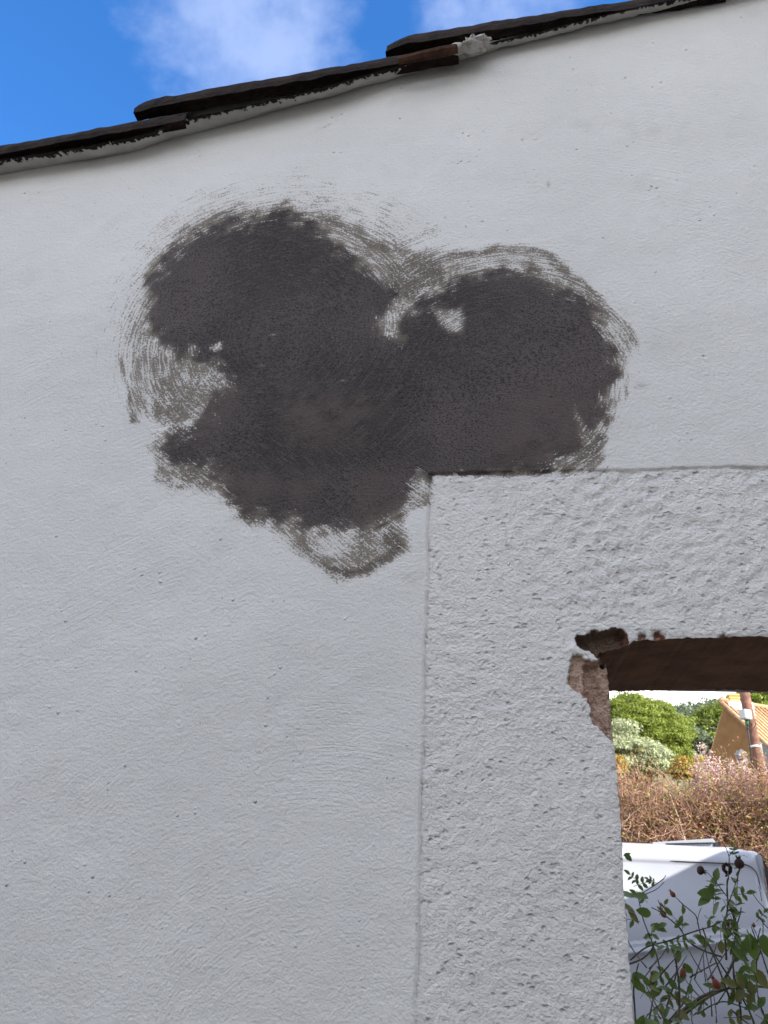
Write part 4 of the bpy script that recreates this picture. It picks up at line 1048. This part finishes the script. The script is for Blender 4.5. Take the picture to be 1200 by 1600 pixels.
C([(1145,1580),(1170,1600),(1200,1612)], 1.5*mm_, 1.1*mm_, .87)
for k in range(26):
    x = rb.uniform(985, 1200); y = rb.uniform(1500, 1620); a = rb.uniform(-1.0, 1.0); L_ = rb.uniform(30, 75)
    C([(x, y), (x+math.sin(a)*L_*.5+rb.uniform(-4, 4), y-L_*.5), (x+math.sin(a)*L_, y-L_*rb.uniform(.85, 1.05))], 1.4*mm_, .7*mm_, rb.uniform(.76, .95))
# down to the soil
for bx in (1000, 1030, 1050, 1150, 1190, 1210):
    p = at(bx, 1630, .86)
    bm = bmesh.new(); tube(bm, [p, Vector((p.x*.7+.1, .88, .9)), Vector((.38+rb.uniform(-.07, .07), .9, -.02))], [.0035, .006, .009], 7); bm_obj('stem', bm, M_STEM2, rose, True)

def leaf_mesh(mat, seed):
    """pointed oval leaflet, folded along the midrib with a toothed edge; length 1 along +x"""
    r = random.Random(seed); V = []; Fq = []; n_ = 9
    for i in range(n_+1):
        f = i/n_; w_ = .30*math.sin(math.pi*f**.85)**.8*(1.0 if i % 2 else .90) if 0 < i < n_ else 0.004
        z = -.16*f*f+.03*math.sin(f*6+seed)
        V += [(f, -w_, z+w_*.30), (f, 0, z), (f, w_, z+w_*.30)]
    for i in range(n_): b_ = i*3; Fq += [(b_, b_+3, b_+4, b_+1), (b_+1, b_+4, b_+5, b_+2)]
    me = bpy.data.meshes.new('leaf'); me.from_pydata(V, [], Fq); me.materials.append(mat)
    me.polygons.foreach_set('use_smooth', np.ones(len(me.polygons), dtype=bool)); return me
LM = [leaf_mesh(L_ROSE, 1), leaf_mesh(L_ROSE, 4), leaf_mesh(L_ROSE2, 2)]
rloc = Vector(rose.location); nleaf = 0
def leaf(p, dirv, nrm_, s, me):
    global nleaf
    if nleaf >= 292: return
    nleaf += 1
    o = bpy.data.objects.new('leaf', me)
    x = Vector(dirv).normalized(); z = Vector(nrm_); z = (z-x*z.dot(x)).normalized(); y = z.cross(x)
    M = Matrix((x*s, y*s*random.uniform(.8, 1.1), z*s)).transposed().to_4x4(); M.translation = Vector(p)-rloc
    o.matrix_basis = M; link(o, rose)
def spray(px, py, s_px, Y=.84, ang=None, k=5, me=None):
    """compound leaf: a stalk with k leaflets"""
    base = at(px, py, Y); a = rb.uniform(-3.1, 3.1) if ang is None else ang
    d_ = Vector((math.cos(a), rb.uniform(-.5, .5), math.sin(a))).normalized()
    s = s_px/1202*2.1
    side = d_.cross(Vector((0, -1, .25))).normalized()
    nn = Vector((rb.uniform(-.5, .5), -rb.uniform(.2, 1), rb.uniform(.3, 1)))
    mm = me if me is not None else LM[rb.choice((0, 0, 1, 1, 2))]
    bm = bmesh.new(); tube(bm, [base, base+d_*s*1.1, base+d_*s*1.7], .0006, 4); bm_obj('leaf_stalk', bm, M_STEM, rose)
    leaf(base+d_*s*1.6, d_, nn, s, mm)
    for i in range((k-1)//2):
        q__ = base+d_*s*(.55+.65*i)
        for sg in (-1, 1):
            leaf(q__, d_*.45+side*sg, nn+Vector((rb.uniform(-.3, .3), 0, rb.uniform(-.3, .3))), s*rb.uniform(.7, .9), mm)
# big single leaves seen against the van
for (x, y, a, s, Y, mi) in [(1103,1396,3.1,27,.86,0),(1100,1408,3.6,24,.86,1),(1112,1389,1.75,17,.87,0),(1118,1420,-2.2,24,.86,0),(1110,1398,.3,20,.87,2),(1146,1418,-.25,20,.88,0),(1150,1425,-.3,22,.88,1),
        (982,1398,.15,27,.74,0),(1000,1400,2.9,25,.74,0),(984,1420,-.3,26,.74,2),(990,1432,-.8,24,.74,2),(1005,1425,2.9,24,.74,0),(1030,1450,-.3,25,.78,1),(1036,1445,.6,16,.78,1),(1092,1464,2.9,22,.82,2),(1098,1470,-.6,24,.82,0),
        (1110,1470,.1,20,.84,0),(1060,1495,-1.9,18,.8,0),(1076,1515,-.9,22,.82,1),(1055,1480,2.7,20,.8,0),(1175,1480,-1.6,36,.72,0),(1172,1470,-1.2,32,.72,0),(1180,1520,-1.5,34,.72,1),(1196,1478,-1.6,30,.74,0),(1190,1530,-.9,30,.73,2),(1165,1478,1.0,24,.74,0),
        (1150,1455,2.6,26,.86,2),(1155,1490,2.3,28,.86,0),(1120,1540,3.0,24,.82,0),(1000,1525,-.1,22,.78,0),(994,1535,-1.3,22,.78,0),(1150,1375,.1,14,.9,0),(1160,1390,-.3,16,.9,2),(1165,1338,-.2,11,.92,1),(1146,1375,2.0,12,.9,0),
        (982,1340,-.8,14,.72,0),(980,1335,.5,12,.72,0),(1015,1600,.3,34,.70,1),(1000,1600,1.0,26,.70,0),(1025,1550,.5,24,.8,2),(1040,1545,2.7,22,.8,0),(1050,1555,-.4,22,.8,0)]:
    b_ = at(x, y, Y); d_ = Vector((math.cos(a), rb.uniform(-.5, .5), math.sin(a))); s_ = s*.80/1202*2.1
    leaf(b_-d_*s_*.5, d_, (rb.uniform(-.7, .7), -rb.uniform(.3, 1), rb.uniform(.1, 1.0)), s_, LM[mi])
for (x, y, s, Y) in [(1130,1405,15,.88),(1118,1410,16,.87),(1140,1445,16,.88),(1125,1440,15,.87),(990,1385,11,.76),(1000,1380,9,.76),(1018,1450,13,.79),(1010,1480,12,.79),(1070,1450,13,.83),(1066,1455,12,.84),(1100,1430,13,.84),
        (1045,1510,14,.8),(1125,1470,17,.86),(1150,1440,16,.88),(1150,1520,17,.86),(1000,1560,16,.78),(1020,1560,18,.8),(1045,1570,18,.8),(1010,1585,18,.76),(1160,1560,18,.85),(1190,1560,20,.82),(1180,1585,18,.84),
        (1195,1590,20,.82),(1130,1590,13,.86),(1080,1550,11,.85),(1150,1340,8,.9),(1158,1345,8,.9),(1182,1440,9,.87),(1050,1470,12,.82),(1026,1380,7,.78),(1100,1560,9,.86),(1205,1510,22,.8),(1185,1600,20,.8),(1000,1440,14,.76),(1115,1415,15,.88),(1140,1400,13,.89),(1175,1545,18,.83),(1030,1430,9,.82),(1012,1410,10,.77),(1060,1475,11,.82),(1140,1470,14,.87),(1128,1430,14,.87),(1160,1505,15,.86),(1035,1560,13,.8),(1070,1580,12,.82),(1100,1590,12,.84),(1170,1500,14,.84)]:
    spray(x, y, s, Y, k=rb.choice((3, 5, 5)))
def hip(px, py, r, Y, mat, el=1.25, lab=None, a=0.0):
    c_ = at(px, py, Y); bm = bmesh.new(); bmesh.ops.create_uvsphere(bm, u_segments=12, v_segments=9, radius=r)
    for v in bm.verts:
        v.co.z *= el; k_ = 1-.25*max(0, v.co.z/(r*el)); v.co.x *= k_; v.co.y *= k_; v.co *= 1+.12*(float(fbm(np.array([v.co.x/r*2+px]), np.array([v.co.z/r*2]), 2)[0])-.5)
    for j in range(5):
        an = j*1.257; tip = Vector((math.cos(an)*r*.55, math.sin(an)*r*.55, r*el*1.55)); tube(bm, [Vector((math.cos(an)*r*.25, math.sin(an)*r*.25, r*el*.85)), tip], [r*.16, r*.03], 4)
    bmesh.ops.rotate(bm, verts=bm.verts, cent=(0, 0, 0), matrix=Matrix.Rotation(a, 3, 'Y')); bmesh.ops.translate(bm, verts=bm.verts, vec=c_)
    o = bm_obj('rose_hip', bm, mat, rose, True)
    if lab: o['label'] = lab
hip(1051, 1397, .0058, .85, M_HIP, 1.3, None, -.6)
hip(1036, 1427, .0065, .83, M_HIP, 1.5, None, -.5)
hip(1137, 1443, .0055, .88, M_HIP, 1.2, None, 3.0)
hip(1178, 1446, .004, .87, M_HIP, 1.0)
hip(1019, 1530, .0062, .79, M_HIP, 1.6)
hip(1067, 1520, .0070, .8, M_HIP, 1.5, None, .3)
hip(1119, 1537, .0085, .8, M_HIPR, 1.3, 'bright red rose hip', -.5)
hip(1095, 1360, .0105, .88, M_DEAD, .8, 'shrivelled black hip drooping on its stalk', 1.9)
hip(1155, 1349, .0115, .89, M_DEAD, 1.0, 'dark brown dried hip')
# dried open calyx
bm = bmesh.new(); cc = at(1136, 1357, .9)
for j in range(9):
    a = j*.7; tube(bm, [cc+Vector((math.cos(a)*.0075, -.002, math.sin(a)*.010)), cc+Vector((math.cos(a+.8)*.0095, .003, math.sin(a+.8)*.0085))], [.0048, .0030], 5)
tube(bm, [cc+Vector((0, 0, -.012)), cc+Vector((-.006, 0, -.017))], .002, 4)
bm_obj('dried_flower', bm, M_DEAD, rose, True)

# ================================================================== ADDED BUILDINGS AND WALL OUT OF VIEW (shape the shade)
M_FAC = simple_mat('cream_facade', (0.60, 0.58, 0.54), (0.66, 0.64, 0.60), 1.5, .9, .004, 40)
def big_house(name, label, x0, x1, y0, y1, ze, zr, ridge_x):
    h_ = empty(name, ((x0+x1)/2, (y0+y1)/2, 0), label, 'house')
    P_ = [(x0, ze), (ridge_x, zr), (x1, ze)]
    V = [(x0, y1, 0), (x1, y1, 0), (x1, y1, ze), (ridge_x, y1, zr), (x0, y1, ze), (x0, y0, 0), (x1, y0, 0), (x1, y0, ze), (ridge_x, y0, zr), (x0, y0, ze)]
    mesh_obj('wall', V, [(4, 3, 2, 1, 0), (5, 6, 7, 8, 9), (0, 5, 9, 4), (1, 2, 7, 6)], M_FAC, h_)
    for (a, za, c_, zc3) in ((x0-.25, ze-.25*(zr-ze)/(ridge_x-x0), ridge_x, zr), (ridge_x, zr, x1+.25, ze-.25*(zr-ze)/max(.1, x1-ridge_x))):
        V = [(a, y0-.2, za+.02), (c_, y0-.2, zc3+.02), (c_, y1+.2, zc3+.02), (a, y1+.2, za+.02)]
        V += [(x, y, z+.12) for x, y, z in V]
        mesh_obj('roof', V, [(3, 2, 1, 0), (4, 5, 6, 7), (0, 1, 5, 4), (1, 2, 6, 5), (2, 3, 7, 6), (3, 0, 4, 7)], M_ROOFT, h_)
    for wy in np.arange(y0+1.5, y1-1, 2.6):
        for wz in (1.0, 3.9):
            bm = bmesh.new(); box(bm, (x0-.03, wy-.5, wz), (x0+.03, wy+.5, wz+1.3)); w0 = bm_obj('window', bm, M_WHITE, h_)
            for s in (-1, 1):
                bm = bmesh.new(); box(bm, (x0-.04, wy+s*.235-.2, wz+.07), (x0-.031, wy+s*.235+.2, wz+1.23)); bm_obj('pane', bm, M_GLASS, w0)
    return h_
big_house('shade_house', 'added unseen two storey house at right behind the viewer casting the shade', 4.0, 8.0, -11, -1.0, 7.3, 8.2, 6.0)  # block added out of view to keep sun off the wall
big_house('shade_house_far', 'added unseen gabled house beyond the first one at right behind the viewer', 8.3, 15.5, -11, -1.0, 6.2, 8.6, 14.0)  # second added block out of view, also there to stop the sun
A1, A2 = at(985, 1397, 5.5), at(1130, 1321, 5.5); sl = (A2.z-A1.z)/(A2.x-A1.x); tt = 1.5/.433; ex_, ez_ = A1.x+.75*tt, A1.z+.5*tt
big_house('shade_garage', 'added unseen garage at right between the pierced wall and the van', 3.35, 9.25, 1.2, 3.8, ez_+sl*(3.35-ex_)-.14, ez_+sl*(6.3-ex_)-.14, 6.3)  # added out of view; roof slope set to cast the van's slanted shadow

gw = empty('sky_blocking_wall', (-1.5, -5.2, 0), 'added unseen garden wall with a tiled top behind the viewer', 'wall')  # added to cut off low sky and darken the lower wall
bm = bmesh.new(); box(bm, (-9, -5.4, 0), (3.9, -5.1, 4.0)); bm_obj('wall_face', bm, M_FAC, gw)
for i in range(34):
    bm = bmesh.new(); xx0 = -8.9+i*.38; tube(bm, [(xx0, -5.25, 4.06), (xx0+.40, -5.25, 4.09)], [.2, .17], 10); bm_obj('coping_tile', bm, M_ROOFT, gw, True)
